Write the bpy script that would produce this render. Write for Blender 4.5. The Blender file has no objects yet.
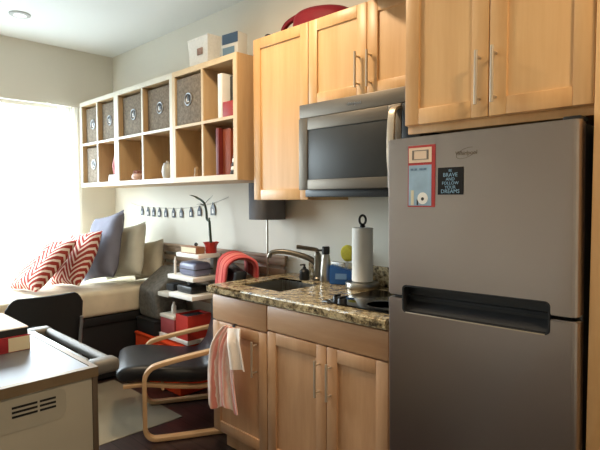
import bpy, bmesh, math, random
from mathutils import Vector, Matrix, noise
random.seed(7)
C = bpy.context.scene.collection
S = bpy.context.scene
PI = math.pi

# ------------------------------------------------------------------ camera
cam = bpy.data.cameras.new('camera'); camo = bpy.data.objects.new('camera', cam); C.objects.link(camo)
yaw, pitch, roll = .7784, -.0482, -.0023
fw = Vector((-math.sin(yaw)*math.cos(pitch), math.cos(yaw)*math.cos(pitch), math.sin(pitch)))
r0 = Vector((math.cos(yaw), math.sin(yaw), 0)); u0 = r0.cross(fw)
rr = r0*math.cos(roll)+u0*math.sin(roll); uu = -r0*math.sin(roll)+u0*math.cos(roll)
M = Matrix((rr, uu, -fw)).transposed().to_4x4(); M.translation = (4.7205, -2.249, 1.3695)
camo.matrix_world = M
cam.sensor_width = 36; cam.lens = 36*509.03/600; cam.clip_start = .05
S.camera = camo

# ------------------------------------------------------------------ light
S.view_settings.view_transform = 'Standard'; S.view_settings.look = 'None'
S.view_settings.gamma = 1; S.view_settings.use_curve_mapping = False
S.view_settings.exposure = 0.0
w = bpy.data.worlds.new('daylight'); S.world = w; w.use_nodes = True
wn, wl = w.node_tree.nodes, w.node_tree.links          # bright overcast sky over darker ground
wc = wn.new('ShaderNodeTexCoord'); ws = wn.new('ShaderNodeSeparateXYZ'); wr = wn.new('ShaderNodeValToRGB')
wl.new(wc.outputs['Generated'], ws.inputs[0])
wm = wn.new('ShaderNodeMath'); wm.operation = 'MULTIPLY_ADD'; wm.inputs[1].default_value = .5; wm.inputs[2].default_value = .5
wl.new(ws.outputs[2], wm.inputs[0]); wl.new(wm.outputs[0], wr.inputs[0])
wr.color_ramp.elements[0].position = .46; wr.color_ramp.elements[0].color = (.24, .30, .33, 1)
wr.color_ramp.elements[1].position = .54; wr.color_ramp.elements[1].color = (.80, .93, 1, 1)
wl.new(wr.outputs[0], wn['Background'].inputs[0])
wn['Background'].inputs[1].default_value = 21.0
def area(name, loc, rot, sx, sy, power, col, portal=False, spread=180):
    l = bpy.data.lights.new(name, 'AREA'); l.shape = 'RECTANGLE'; l.size = sx; l.size_y = sy
    l.energy = power; l.color = col; l.spread = math.radians(spread)
    if portal: l.cycles.is_portal = True
    o = bpy.data.objects.new(name, l); C.objects.link(o); o.location = loc; o.rotation_euler = rot
    return o
WY0, WY1, WZ0, WZ1 = -2.55, -.37, .64, 2.22      # window opening
area('window_portal', (-.13, (WY0+WY1)/2, (WZ0+WZ1)/2), (0, -PI/2, 0), WZ1-WZ0, WY1-WY0, 1, (1, 1, 1), True)
WARM = (1, .78, .52)
for i, (x, y, p) in enumerate([(2.75, -1.0, 24), (5.1, -1.2, 30), (4.6, -3.3, 3)]):
    a = area('ceiling_lamp', (x, y, 2.715), (0, 0, 0), .26, .26, p, WARM); a.data.shape = 'DISK'

# ------------------------------------------------------------------ materials
def lin(c):
    c = c/255
    return c/12.92 if c <= .04045 else ((c+.055)/1.055)**2.4
def rgb(r, g, b): return (lin(r), lin(g), lin(b), 1)
MATS = {}
def base_mat(name, col, rough=.5, metal=0, spec=.5):
    m = bpy.data.materials.new(name); m.use_nodes = True
    b = m.node_tree.nodes['Principled BSDF']
    b.inputs['Base Color'].default_value = col; b.inputs['Roughness'].default_value = rough
    b.inputs['Metallic'].default_value = metal; b.inputs['Specular IOR Level'].default_value = spec
    return m, m.node_tree.nodes, m.node_tree.links, b
def coords(n, l, scale=(1, 1, 1), rot=(0, 0, 0)):
    tc = n.new('ShaderNodeTexCoord'); mp = n.new('ShaderNodeMapping')
    mp.inputs['Scale'].default_value = scale; mp.inputs['Rotation'].default_value = rot
    l.new(tc.outputs['Object'], mp.inputs[0]); return mp.outputs[0]
def ramp(n, l, src, stops):
    r = n.new('ShaderNodeValToRGB'); e = r.color_ramp.elements
    while len(e) < len(stops): e.new(.5)
    for k, (p, c) in enumerate(stops): e[k].position = p; e[k].color = c
    l.new(src, r.inputs[0]); return r.outputs[0]
def noise_n(n, l, vec, scale, detail=3, rough=.5):
    t = n.new('ShaderNodeTexNoise'); t.inputs['Scale'].default_value = scale
    t.inputs['Detail'].default_value = detail; t.inputs['Roughness'].default_value = rough
    l.new(vec, t.inputs['Vector']); return t.outputs['Fac']
def bump(n, l, b, src, strength, dist=.01):
    k = n.new('ShaderNodeBump'); k.inputs['Strength'].default_value = strength; k.inputs['Distance'].default_value = dist
    l.new(src, k.inputs['Height']); l.new(k.outputs[0], b.inputs['Normal'])
def mul(c, f): return (c[0]*f, c[1]*f, c[2]*f, 1)
def plain(name, col, rough=.5, metal=0, var=.06, scale=8, bmp=0, bscale=None):
    m, n, l, b = base_mat(name, col, rough, metal)
    v = coords(n, l)
    f = noise_n(n, l, v, scale)
    l.new(ramp(n, l, f, [(.3, mul(col, 1-var)), (.7, mul(col, 1+var))]), b.inputs['Base Color'])
    if bmp: bump(n, l, b, noise_n(n, l, v, bscale or scale*10), bmp)
    MATS[name] = m; return m
def wood(name, c1, c2, rough=.4, scale=(1, 1, .12), fs=9, dist=1.5, planks=None):
    m, n, l, b = base_mat(name, c1, rough)
    v = coords(n, l, scale)
    f = noise_n(n, l, v, fs, 5, .55)
    f2 = noise_n(n, l, v, fs*9, 2)
    mx = n.new('ShaderNodeMath'); mx.operation = 'MULTIPLY_ADD'; mx.inputs[1].default_value = .25
    l.new(f2, mx.inputs[0]); l.new(f, mx.inputs[2])
    c = ramp(n, l, mx.outputs[0], [(.42, c1), (.82, c2)])
    l.new(c, b.inputs['Base Color']); MATS[name] = m; return m
def fabric(name, col, scale=300, rough=.95, var=.12, bmp=.3):
    m, n, l, b = base_mat(name, col, rough, 0, .2)
    v = coords(n, l)
    f = noise_n(n, l, v, scale, 2); g = noise_n(n, l, v, 6, 3)
    l.new(ramp(n, l, g, [(.3, mul(col, 1-var)), (.7, mul(col, 1+var))]), b.inputs['Base Color'])
    bump(n, l, b, f, bmp, .003); MATS[name] = m; return m
def steel(name, col, rough=.3, scale=(1, 1, 120), amt=.08, metal=1):
    m, n, l, b = base_mat(name, col, rough, metal)
    v = coords(n, l, scale); f = noise_n(n, l, v, 5, 3)
    mr = n.new('ShaderNodeMapRange'); mr.inputs[3].default_value = rough-amt; mr.inputs[4].default_value = rough+amt
    l.new(f, mr.inputs[0]); l.new(mr.outputs[0], b.inputs['Roughness'])
    MATS[name] = m; return m

wall_m = plain('wall_paint', rgb(224, 219, 206), .7, 0, .015, 2, .05, 160)
ceil_m = plain('ceiling_paint', rgb(232, 234, 232), .8, 0, .01, 2)
maple = wood('maple', rgb(224, 182, 128), rgb(206, 158, 104), .38)
maple_p = wood('maple_panel', rgb(227, 187, 134), rgb(211, 165, 112), .38, (1.6, 1, .1), 6)
maple_d = wood('maple_base', rgb(208, 164, 124), rgb(188, 142, 102), .4)
maple_h = wood('maple_horizontal', rgb(208, 164, 124), rgb(188, 140, 100), .4, (.12, 1, 1))
birch = wood('birch_shelf', rgb(204, 172, 130), rgb(186, 152, 110), .5)
birch_e = plain('daylit_edge', rgb(222, 215, 200), .5)  # shelf edging with the window's light painted in as a paler tone
birch_w = plain('birch_edge', rgb(216, 190, 152), .5)
bent = wood('bent_birch', rgb(206, 172, 132), rgb(184, 146, 106), .35, (.3, .3, .3))
slat_m = wood('weathered_slat', rgb(186, 160, 134), rgb(146, 120, 98), .6, (.12, 1, 1))
fridge_m = steel('fridge_steel', rgb(170, 158, 151), .30, (1, 1, 90), .03)
micro_m = steel('microwave_steel', rgb(118, 110, 100), .5, (1, 1, 120), .05)
chrome = steel('brushed_nickel', rgb(168, 162, 152), .3, (60, 60, 1), .05)
nickel = steel('handle_nickel', rgb(196, 182, 162), .35, (60, 60, 1), .05, .55)
sink_m = steel('sink_steel', rgb(176, 172, 164), .28, (40, 1, 1), .05)
blackp = plain('black_plastic', rgb(22, 22, 24), .4)
blackm = plain('matte_black', rgb(16, 16, 19), .75)
dgrey = plain('dark_grey_plastic', rgb(52, 52, 54), .45)
lgrey = plain('light_grey_metal', rgb(170, 172, 176), .35, .8)
white_m = plain('white_laminate', rgb(238, 234, 226), .45)
white_p = plain('white_paper', rgb(240, 238, 232), .8)
cream = plain('cream', rgb(222, 208, 176), .7)
red_p = plain('red_plastic', rgb(184, 50, 40), .45)
red_d = plain('red_box', rgb(160, 44, 40), .6)
orange_f = fabric('orange_fabric', rgb(206, 66, 28))
maroon = fabric('maroon_bag', rgb(112, 20, 30), 200, .6)
blue_p = plain('blue_box', rgb(34, 92, 160), .5)
yellow_p = plain('yellow_sponge', rgb(214, 200, 60), .8, 0, .1, 40, .4)
green_p = plain('bamboo_green', rgb(44, 62, 34), .5)
shade_m = fabric('lamp_shade_fabric', rgb(104, 104, 108), 400)
bed_m = fabric('cream_bedding', rgb(214, 202, 178), 200)
bluegrey = fabric('blue_grey_linen', rgb(116, 116, 128), 220)
beige_f = fabric('beige_linen', rgb(190, 187, 172), 220)
beige_f2 = fabric('taupe_linen', rgb(178, 168, 148), 220)
leather = plain('black_leather', rgb(20, 21, 26), .38, 0, .1, 30, .1, 200)
cart_m = plain('ivory_metal', rgb(166, 159, 144), .5, 0, .04, 4)
carttop_m = steel('cart_top_steel', rgb(128, 129, 134), .45, (60, 1, 1), .06, .7)
trim_br = plain('bronze_trim', rgb(124, 104, 78), .45, .3)
grey_d = plain('blue_grey_device', rgb(120, 124, 150), .4)
glassblack = plain('black_glass', rgb(10, 10, 12), .08)
oven_glass = plain('microwave_window', rgb(40, 40, 38), .45)
wicker = plain('brown_wicker', rgb(96, 62, 40), .7, 0, .25, 60, .6, 120)
white_wicker = plain('white_basket', rgb(236, 234, 228), .7, 0, .05, 60, .4, 120)
box_m = plain('grey_brown_fibre', rgb(128, 114, 98), .85, 0, .3, 60, .5, 150)
sketch = plain('photo_paper', rgb(196, 198, 200), .6)
dtag = plain('slate_tag', rgb(92, 98, 108), .7)

def quilt_mat():
    m, n, l, b = base_mat('grey_quilt', rgb(104, 102, 96), .95, 0, .2)
    v = coords(n, l)
    wv = n.new('ShaderNodeTexWave'); wv.wave_type = 'BANDS'; wv.bands_direction = 'DIAGONAL'
    wv.inputs['Scale'].default_value = 7; wv.inputs['Distortion'].default_value = 6; l.new(v, wv.inputs[0])
    bump(n, l, b, wv.outputs['Fac'], .25, .01)
    f = noise_n(n, l, v, 40, 3)
    l.new(ramp(n, l, f, [(.3, rgb(86, 83, 78)), (.7, rgb(110, 106, 99))]), b.inputs['Base Color'])
    return m
quilt = quilt_mat()
def granite_mat():
    m, n, l, b = base_mat('speckled_granite', rgb(160, 140, 100), .22)
    v = coords(n, l)
    a = noise_n(n, l, v, 26, 4, .7); c = noise_n(n, l, v, 75, 3, .6)
    c1 = ramp(n, l, a, [(.36, rgb(70, 62, 52)), (.46, rgb(148, 130, 100)), (.56, rgb(204, 188, 156)), (.66, rgb(160, 146, 118))])
    c2 = ramp(n, l, c, [(.36, rgb(30, 26, 22)), (.46, rgb(236, 226, 200)), (.62, rgb(255, 250, 232))])
    mx = n.new('ShaderNodeMix'); mx.data_type = 'RGBA'; mx.blend_type = 'MULTIPLY'; mx.inputs[0].default_value = .6
    l.new(c1, mx.inputs[6]); l.new(c2, mx.inputs[7]); l.new(mx.outputs[2], b.inputs['Base Color'])
    return m
granite = granite_mat()
def floor_mat():
    m, n, l, b = base_mat('dark_wood_floor', rgb(70, 52, 48), .32)
    v = coords(n, l)
    br = n.new('ShaderNodeTexBrick'); br.inputs['Scale'].default_value = 1; br.offset = .37
    br.inputs['Brick Width'].default_value = 1.1; br.inputs['Row Height'].default_value = .11
    br.inputs['Mortar Size'].default_value = .003
    br.inputs['Color1'].default_value = rgb(66, 50, 48); br.inputs['Color2'].default_value = rgb(50, 37, 36)
    br.inputs['Mortar'].default_value = rgb(18, 13, 12); l.new(v, br.inputs['Vector'])
    v2 = coords(n, l, (.1, 1, 1)); f = noise_n(n, l, v2, 60, 4)
    c = ramp(n, l, f, [(.3, (.6, .6, .6, 1)), (.7, (1.15, 1.15, 1.15, 1))])
    mx = n.new('ShaderNodeMix'); mx.data_type = 'RGBA'; mx.blend_type = 'MULTIPLY'; mx.inputs[0].default_value = 1
    l.new(br.outputs[0], mx.inputs[6]); l.new(c, mx.inputs[7]); l.new(mx.outputs[2], b.inputs['Base Color'])
    return m
floor_m = floor_mat()
def chevron_mat():
    m, n, l, b = base_mat('chevron_fabric', rgb(190, 70, 60), .95, 0, .2)
    tc = n.new('ShaderNodeTexCoord'); sp = n.new('ShaderNodeSeparateXYZ'); l.new(tc.outputs['Object'], sp.inputs[0])
    def math_n(op, a, bb=None):
        k = n.new('ShaderNodeMath'); k.operation = op
        for i, q in enumerate((a, bb)):
            if q is None: continue
            if isinstance(q, (int, float)): k.inputs[i].default_value = q
            else: l.new(q, k.inputs[i])
        return k.outputs[0]
    zig = math_n('PINGPONG', math_n('ADD', sp.outputs[0], 5.0), .125)
    yy = math_n('ADD', math_n('MULTIPLY', zig, 1.0), sp.outputs[1])
    fr = math_n('FRACT', math_n('MULTIPLY', math_n('ADD', yy, 3.0), 20.0))
    wob = noise_n(n, l, tc.outputs['Object'], 14, 2)
    st = math_n('GREATER_THAN', math_n('ADD', fr, math_n('MULTIPLY', math_n('SUBTRACT', wob, .5), .25)), .42)
    l.new(ramp(n, l, st, [(.4, rgb(226, 206, 192)), (.6, rgb(154, 58, 50))]), b.inputs['Base Color'])
    f = noise_n(n, l, tc.outputs['Object'], 250, 2); bump(n, l, b, f, .3, .003)
    return m
chevron = chevron_mat()
def stripe_mat(name, axis, freq, cols, wob=.1):
    m, n, l, b = base_mat(name, cols[0], .95, 0, .2)
    tc = n.new('ShaderNodeTexCoord'); sp = n.new('ShaderNodeSeparateXYZ'); l.new(tc.outputs['UV'], sp.inputs[0])
    k = n.new('ShaderNodeMath'); k.operation = 'MULTIPLY'; k.inputs[1].default_value = freq
    l.new(sp.outputs[axis], k.inputs[0])
    nz = noise_n(n, l, tc.outputs['UV'], 5, 2)
    ad = n.new('ShaderNodeMath'); ad.operation = 'MULTIPLY_ADD'; ad.inputs[1].default_value = wob
    l.new(nz, ad.inputs[0]); l.new(k.outputs[0], ad.inputs[2])
    f = n.new('ShaderNodeMath'); f.operation = 'FRACT'; l.new(ad.outputs[0], f.inputs[0])
    N = len(cols); l.new(ramp(n, l, f.outputs[0], [(i/N, c) for i, c in enumerate(cols)]), b.inputs['Base Color'])
    bump(n, l, b, noise_n(n, l, coords(n, l), 250, 2), .3, .003)
    return m
towel_m = stripe_mat('striped_towel', 0, 3.0, [rgb(244, 222, 208), rgb(232, 166, 148), rgb(246, 232, 220), rgb(238, 188, 162), rgb(222, 140, 126)], .5)
throw_m = stripe_mat('striped_throw', 0, 5.0, [rgb(196, 66, 70), rgb(222, 116, 114), rgb(184, 54, 60), rgb(230, 140, 132)], .2)
def rug_mat():
    m, n, l, b = base_mat('woven_rug', rgb(170, 158, 138), .95, 0, .1)
    tc = n.new('ShaderNodeTexCoord'); v = tc.outputs['Object']
    vo = n.new('ShaderNodeTexVoronoi'); vo.distance = 'MANHATTAN'; vo.inputs['Scale'].default_value = 1.5; l.new(v, vo.inputs['Vector'])
    l.new(ramp(n, l, vo.outputs['Distance'], [(.30, rgb(206, 190, 160)), (.36, rgb(214, 199, 170)), (.40, rgb(160, 150, 130))]), b.inputs['Base Color'])
    bump(n, l, b, noise_n(n, l, v, 220, 2), .5, .005)
    return m
rug_m = rug_mat()
def glass_mat():
    m = bpy.data.materials.new('window_glass'); m.use_nodes = True; n = m.node_tree.nodes; l = m.node_tree.links
    n.remove(n['Principled BSDF'])
    t = n.new('ShaderNodeBsdfTransparent'); g = n.new('ShaderNodeBsdfGlossy'); g.inputs['Roughness'].default_value = .02
    mx = n.new('ShaderNodeMixShader'); mx.inputs[0].default_value = .06
    l.new(t.outputs[0], mx.inputs[1]); l.new(g.outputs[0], mx.inputs[2]); l.new(mx.outputs[0], n['Material Output'].inputs[0])
    return m
glass_m = glass_mat()
def sheer_mat():
    m = bpy.data.materials.new('sheer_voile'); m.use_nodes = True; n = m.node_tree.nodes; l = m.node_tree.links
    n.remove(n['Principled BSDF'])
    t = n.new('ShaderNodeBsdfTranslucent'); t.inputs[0].default_value = (.9, .88, .82, 1)
    d = n.new('ShaderNodeBsdfDiffuse'); d.inputs[0].default_value = (.85, .82, .76, 1)
    tr = n.new('ShaderNodeBsdfTransparent')
    a = n.new('ShaderNodeMixShader'); a.inputs[0].default_value = .5; l.new(t.outputs[0], a.inputs[1]); l.new(d.outputs[0], a.inputs[2])
    k = n.new('ShaderNodeMixShader'); k.inputs[0].default_value = .45; l.new(a.outputs[0], k.inputs[1]); l.new(tr.outputs[0], k.inputs[2])
    l.new(k.outputs[0], n['Material Output'].inputs[0]); return m
sheer_m = sheer_mat()
def emis(name, col, s):
    m = bpy.data.materials.new(name); m.use_nodes = True; n = m.node_tree.nodes
    b = n['Principled BSDF']; b.inputs['Base Color'].default_value = col
    b.inputs['Emission Color'].default_value = col; b.inputs['Emission Strength'].default_value = s; return m
lamp_lens = emis('downlight_lens', (.95, .95, .92, 1), .45)

# ------------------------------------------------------------------ helpers
WM = {}
def obj(name, bm, m, parent=None, smooth=35, recalc=True):
    if parent is not None: bm.transform(WM[parent.name].inverted())
    if recalc: bmesh.ops.recalc_face_normals(bm, faces=bm.faces)
    me = bpy.data.meshes.new(name); bm.to_mesh(me); bm.free()
    for x in (m if isinstance(m, (list, tuple)) else [m]): me.materials.append(x)
    if smooth:
        me.shade_smooth()
        me.set_sharp_from_angle(angle=math.radians(smooth))
    o = bpy.data.objects.new(name, me); C.objects.link(o)
    if parent is not None: o.parent = parent; WM[o.name] = WM[parent.name]
    else: WM[o.name] = Matrix()
    return o
def tag(o, label, cat, group=None):
    o['label'] = label; o['category'] = cat
    if group: o['group'] = group
    return o
def thing(name, label, cat, loc, group=None, rot=(0, 0, 0), asif=None):
    """Empty at the base; parts are written in world coordinates of the unrotated thing (asif = no rotation)"""
    o = bpy.data.objects.new(name, None); C.objects.link(o); o.location = loc; o.rotation_euler = rot
    o.empty_display_size = .05
    WM[o.name] = Matrix.Translation(loc)
    return tag(o, label, cat, group)
def single(name, bm, m, label, cat, group=None, base=None, smooth=35, recalc=True):
    """one mesh thing, origin moved to its base"""
    xs = [v.co for v in bm.verts]
    mn = Vector((min(v.x for v in xs), min(v.y for v in xs), min(v.z for v in xs)))
    mx = Vector((max(v.x for v in xs), max(v.y for v in xs), 0))
    b = Vector(((mn.x+mx.x)/2, (mn.y+mx.y)/2, mn.z)) if base is None else Vector(base)
    bm.transform(Matrix.Translation(-b)); o = obj(name, bm, m, None, smooth, recalc); o.location = b
    WM[o.name] = Matrix.Translation(b)
    return tag(o, label, cat, group)
def struct(name, bm, m, parent=None, smooth=0):
    o = obj(name, bm, m, parent, smooth)
    if parent is None: o['kind'] = 'structure'
    return o
def NB(): return bmesh.new()
def box(bm, x0, x1, y0, y1, z0, z1, bev=0, seg=2):
    m = Matrix.Translation(((x0+x1)/2, (y0+y1)/2, (z0+z1)/2)) @ Matrix.Diagonal((abs(x1-x0), abs(y1-y0), abs(z1-z0), 1))
    r = bmesh.ops.create_cube(bm, size=1, matrix=m)
    if bev:
        es = list({e for v in r['verts'] for e in v.link_edges})
        bmesh.ops.bevel(bm, geom=es, offset=bev, segments=seg, affect='EDGES', profile=.5)
    return bm
def BX(*a, **k): return box(NB(), *a, **k)
def smooth_path(pts, n=6, closed=False):
    P = [Vector(p) for p in pts]; out = []; N = len(P)
    rng = range(N if closed else N-1)
    for i in rng:
        if closed: a, b, c, d = P[(i-1) % N], P[i], P[(i+1) % N], P[(i+2) % N]
        else: a, b, c, d = P[max(i-1, 0)], P[i], P[i+1], P[min(i+2, N-1)]
        for k in range(n):
            t = k/n
            out.append(.5*((2*b)+(c-a)*t+(2*a-5*b+4*c-d)*t*t+(3*b-a-3*c+d)*t**3))
    if not closed: out.append(P[-1])
    return out
def sweep(bm, pts, prof, side=None, closed=False, cap=True):
    """prof: list of (n, b) offsets or function(i)->list; side: fixed binormal"""
    P = [Vector(p) for p in pts]; N = len(P); rings = []; nv = None
    for i in range(N):
        if closed: t = P[(i+1) % N]-P[i-1]
        else: t = P[min(i+1, N-1)]-P[max(i-1, 0)]
        t.normalize()
        if side is not None: b = Vector(side).normalized(); b = (b-t*b.dot(t)).normalized(); n = b.cross(t)
        else:
            if nv is None:
                nv = Vector((0, 0, 1)) if abs(t.z) < .9 else Vector((1, 0, 0))
            n = (nv-t*nv.dot(t)).normalized(); nv = n; b = t.cross(n)
        pr = prof(i) if callable(prof) else prof
        rings.append([bm.verts.new(P[i]+n*a+b*c) for a, c in pr])
    K = len(rings[0])
    for i in range(N if closed else N-1):
        A, B = rings[i], rings[(i+1) % N]
        for k in range(K): bm.faces.new((A[k], A[(k+1) % K], B[(k+1) % K], B[k]))
    if cap and not closed: bm.faces.new(rings[0]); bm.faces.new(rings[-1])
    return bm
def circ(r, n=10): return [(r*math.cos(2*PI*k/n), r*math.sin(2*PI*k/n)) for k in range(n)]
def rrect(a, b, c=.3, n=3):
    rr_ = min(a, b)*c; out = []
    for sx, sy, a0 in ((1, 1, 0), (-1, 1, PI/2), (-1, -1, PI), (1, -1, 3*PI/2)):
        for k in range(n+1):
            th = a0+PI/2*k/n
            out.append((sx*(a-rr_)+rr_*math.cos(th), sy*(b-rr_)+rr_*math.sin(th)))
    return out
def tube(bm, pts, r, n=10, closed=False):
    if isinstance(r, (list, tuple)): return sweep(bm, pts, lambda i: circ(r[i], n), None, closed)
    return sweep(bm, pts, circ(r, n), None, closed)
def lathe(bm, c, prof, n=24, axis='z', capb=True, capt=True):
    c = Vector(c); rings = []
    for r, z in prof:
        ring = []
        for k in range(n):
            a = 2*PI*k/n; p = (r*math.cos(a), r*math.sin(a), z)
            if axis == 'x': p = (p[2], p[0], p[1])
            if axis == 'y': p = (p[0], p[2], p[1])
            ring.append(bm.verts.new(c+Vector(p)))
        rings.append(ring)
    for A, B in zip(rings, rings[1:]):
        for k in range(n): bm.faces.new((A[k], A[(k+1) % n], B[(k+1) % n], B[k]))
    if capb: bm.faces.new(rings[0])
    if capt: bm.faces.new(rings[-1])
    return bm
def grid_surf(bm, f, nu, nv, thick=None):
    """f(u,v)->Vector; returns sheet (solidified if thick) with uv"""
    uvl = bm.loops.layers.uv.verify()
    V = [[bm.verts.new(f(i/nu, j/nv)) for j in range(nv+1)] for i in range(nu+1)]
    fs = []
    for i in range(nu):
        for j in range(nv):
            q = bm.faces.new((V[i][j], V[i+1][j], V[i+1][j+1], V[i][j+1])); fs.append(q)
            for lp, (a, b) in zip(q.loops, ((i, j), (i+1, j), (i+1, j+1), (i, j+1))): lp[uvl].uv = (a/nu, b/nv)
    if thick:
        bmesh.ops.recalc_face_normals(bm, faces=bm.faces)
        bmesh.ops.solidify(bm, geom=fs, thickness=thick)
    return bm
def pillow_bm(w_, h_, t_, seed=0, n=22, pinch=.06, sag=0):
    bm = NB(); front = {}; back = {}
    for i in range(n+1):
        for j in range(n+1):
            u = 2*i/n-1; v = 2*j/n-1
            k = (1-u**4)*(1-v**4); k = max(k, 0)**.55
            px = u*w_/2*(1-pinch*(1-v*v)*abs(u)); py = v*h_/2*(1-pinch*(1-u*u)*abs(v))
            nz = noise.noise(Vector((u*2+seed*7, v*2, seed)))*.12+noise.noise(Vector((u*5+seed, v*5, seed*3)))*.05
            z = t_/2*k*(1+nz)
            bulge = 1+sag*(-v)*.5
            wob = .012*noise.noise(Vector((u*1.7, v*1.7, seed*2+5)))
            edge = i in (0, n) or j in (0, n)
            front[i, j] = bm.verts.new((px, py, z*bulge+wob))
            back[i, j] = front[i, j] if edge else bm.verts.new((px, py, -z*bulge+wob))
    for i in range(n):
        for j in range(n):
            for d, fl in ((front, 0), (back, 1)):
                q = [d[i, j], d[i+1, j], d[i+1, j+1], d[i, j+1]]
                if fl: q.reverse()
                if len(set(q)) == 4: bm.faces.new(q)
    return bm
def text_bm(s, size, extr=.0006, shear=0):
    cu = bpy.data.curves.new('lettering', 'FONT'); cu.body = s; cu.size = size; cu.extrude = extr; cu.shear = shear
    cu.align_x = 'CENTER'; cu.align_y = 'CENTER'; cu.resolution_u = 3
    o = bpy.data.objects.new('lettering', cu); C.objects.link(o)
    dg = bpy.context.evaluated_depsgraph_get(); me = bpy.data.meshes.new_from_object(o.evaluated_get(dg))
    bm = NB(); bm.from_mesh(me); bpy.data.objects.remove(o); bpy.data.meshes.remove(me); bpy.data.curves.remove(cu)
    return bm
def join_bm(a, b):
    me = bpy.data.meshes.new('t'); b.to_mesh(me); a.from_mesh(me); bpy.data.meshes.remove(me); b.free(); return a
FRONT = Matrix.Rotation(PI/2, 4, 'X')     # xy plane -> facing -y
def dup(root, loc, label=None, rot=None):
    r = root.copy(); C.objects.link(r); r.location = loc
    if rot is not None: r.rotation_euler = rot
    if label: r['label'] = label
    for ch in list(root.children):
        c = ch.copy(); C.objects.link(c); c.parent = r
        for g in ch.children:
            d = g.copy(); C.objects.link(d); d.parent = c
    return r

# ------------------------------------------------------------------ the setting
XR, YB, ZC = 6.6, -4.3, 2.73
struct('floor', BX(-.15, XR, YB, .1, -.1, 0), floor_m)
struct('ceiling', BX(-.15, XR, YB, .1, ZC, ZC+.1), ceil_m)
struct('wall_kitchen', BX(-.15, XR, 0, .12, 0, ZC), wall_m)
bm = NB()
box(bm, -.15, 0, WY1, 0, 0, ZC); box(bm, -.15, 0, YB, WY0, 0, ZC)
box(bm, -.15, 0, WY0, WY1, 0, WZ0); box(bm, -.15, 0, WY0, WY1, WZ1, ZC)
struct('wall_window', bm, wall_m)
struct('wall_back', BX(-.15, XR, YB-.1, YB, 0, ZC), wall_m)
struct('wall_right', BX(XR, XR+.1, YB, 0, 0, ZC), wall_m)
bm = NB()
for y0, y1, z0, z1 in ((WY0, WY1, WZ1-.03, WZ1), (WY0, WY1, WZ0, WZ0+.03), (WY0, WY0+.03, WZ0+.03, WZ1-.03), (WY1-.03, WY1, WZ0+.03, WZ1-.03)):
    box(bm, -.11, -.06, y0, y1, z0, z1, .003)
win = struct('window_1', bm, white_m)
bm = NB()
ym = (WY0+WY1)/2
box(bm, -.105, -.065, ym-.03, ym+.03, WZ0+.03, WZ1-.03, .004)
obj('window_mullion', bm, white_m, win)
obj('window_pane', BX(-.078, -.074, WY0+.03, ym-.03, WZ0+.03, WZ1-.03), glass_m, win, 0)
obj('window_pane', BX(-.078, -.074, ym+.03, WY1-.03, WZ0+.03, WZ1-.03), glass_m, win, 0)
obj('window_sill', BX(-.04, .05, WY0-.04, WY1+.04, WZ0-.03, WZ0-.0005, .005), white_m, win)
struct('baseboard_kitchen', BX(0, 2.43, -.014, 0, 0, .09), white_m)
# sheer curtain beside the window
def cf(u, v):
    y = -.545+.20*u; return Vector((.055+.02*math.sin(u*26)+.008*math.sin(u*61+1), y, 2.2-1.55*v))
bm = grid_surf(NB(), cf, 40, 6)
cu = thing('sheer_curtain', 'sheer white curtain gathered at the right edge of the bright window', 'curtain', (.055, -.44, .65))
obj('curtain_cloth', bm, sheer_m, cu, 80)
bm = tube(NB(), [(.055, -.62, 2.215), (.055, -.33, 2.215)], .009); tube(bm, [(.055, -.345, 2.215), (-.001, -.345, 2.215)], .006)
obj('curtain_rod', bm, white_m, cu)
# recessed downlight
dl = thing('recessed_downlight', 'round recessed downlight in the ceiling near the window wall', 'ceiling light', (.62, -.99, ZC-.012))
obj('trim_ring', lathe(NB(), (.62, -.99, ZC-.012), [(.046, 0), (.055, -.002), (.070, .004), (.072, .012), (.044, .012)], 32), plain('grey_ring', rgb(176, 176, 172), .5), dl)
obj('lens', lathe(NB(), (.62, -.99, ZC-.012), [(.0435, -.001), (.0435, .006)], 32), lamp_lens, dl)

# ------------------------------------------------------------------ kitchen: cabinets
def door_bm(x0, x1, z0, z1, yf, st=.058, th=.02, rec=.009):
    bm = NB(); b = .0025
    box(bm, x0, x0+st, yf, yf+th, z0, z1, b); box(bm, x1-st, x1, yf, yf+th, z0, z1, b)
    box(bm, x0+st, x1-st, yf, yf+th, z1-st, z1, b); box(bm, x0+st, x1-st, yf, yf+th, z0, z0+st, b)
    return bm
def door(x0, x1, z0, z1, yf, parent, m, mp, name='door'):
    d = obj(name, door_bm(x0, x1, z0, z1, yf), m, parent)
    obj('inset_panel', BX(x0+.05, x1-.05, yf+.009, yf+.018, z0+.05, z1-.05), mp, d)
    return d
def pull(x, z0, z1, yf, parent):
    bm = tube(NB(), [(x, yf-.032, z0-.02), (x, yf-.032, z1+.02)], .006, 12)
    for z in (z0, z1): tube(bm, [(x, yf-.032, z), (x, yf-.0005, z)], .0045, 8)
    return obj('handle', bm, nickel, parent)
def upper(label, x0, x1, y0, z0, z1, doors, handles, m=maple, mp=maple_p):
    t = thing('wall_cabinet', label, 'cabinet', ((x0+x1)/2, (y0)/2, z0))
    obj('body', BX(x0, x1, y0+.021, -.001, z0, z1, .001), m, t)
    for (a, b), hx in zip(doors, handles):
        d = door(a, b, z0+.002, z1-.002, y0, t, m, mp)
        if hx: pull(hx[0], hx[1], hx[2], y0, d)
    return t
upper('tall single-door maple wall cabinet left of the microwave', 2.4525, 2.888, -.33, 1.372, 2.286, [(2.454, 2.8865)], [None])
upper('short maple wall cabinet with two doors above the microwave', 2.890, 3.636, -.33, 1.853, 2.286,
      [(2.892, 3.262), (3.266, 3.634)], [(3.219, 1.915, 2.04), (3.288, 1.91, 2.035)])
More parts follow.
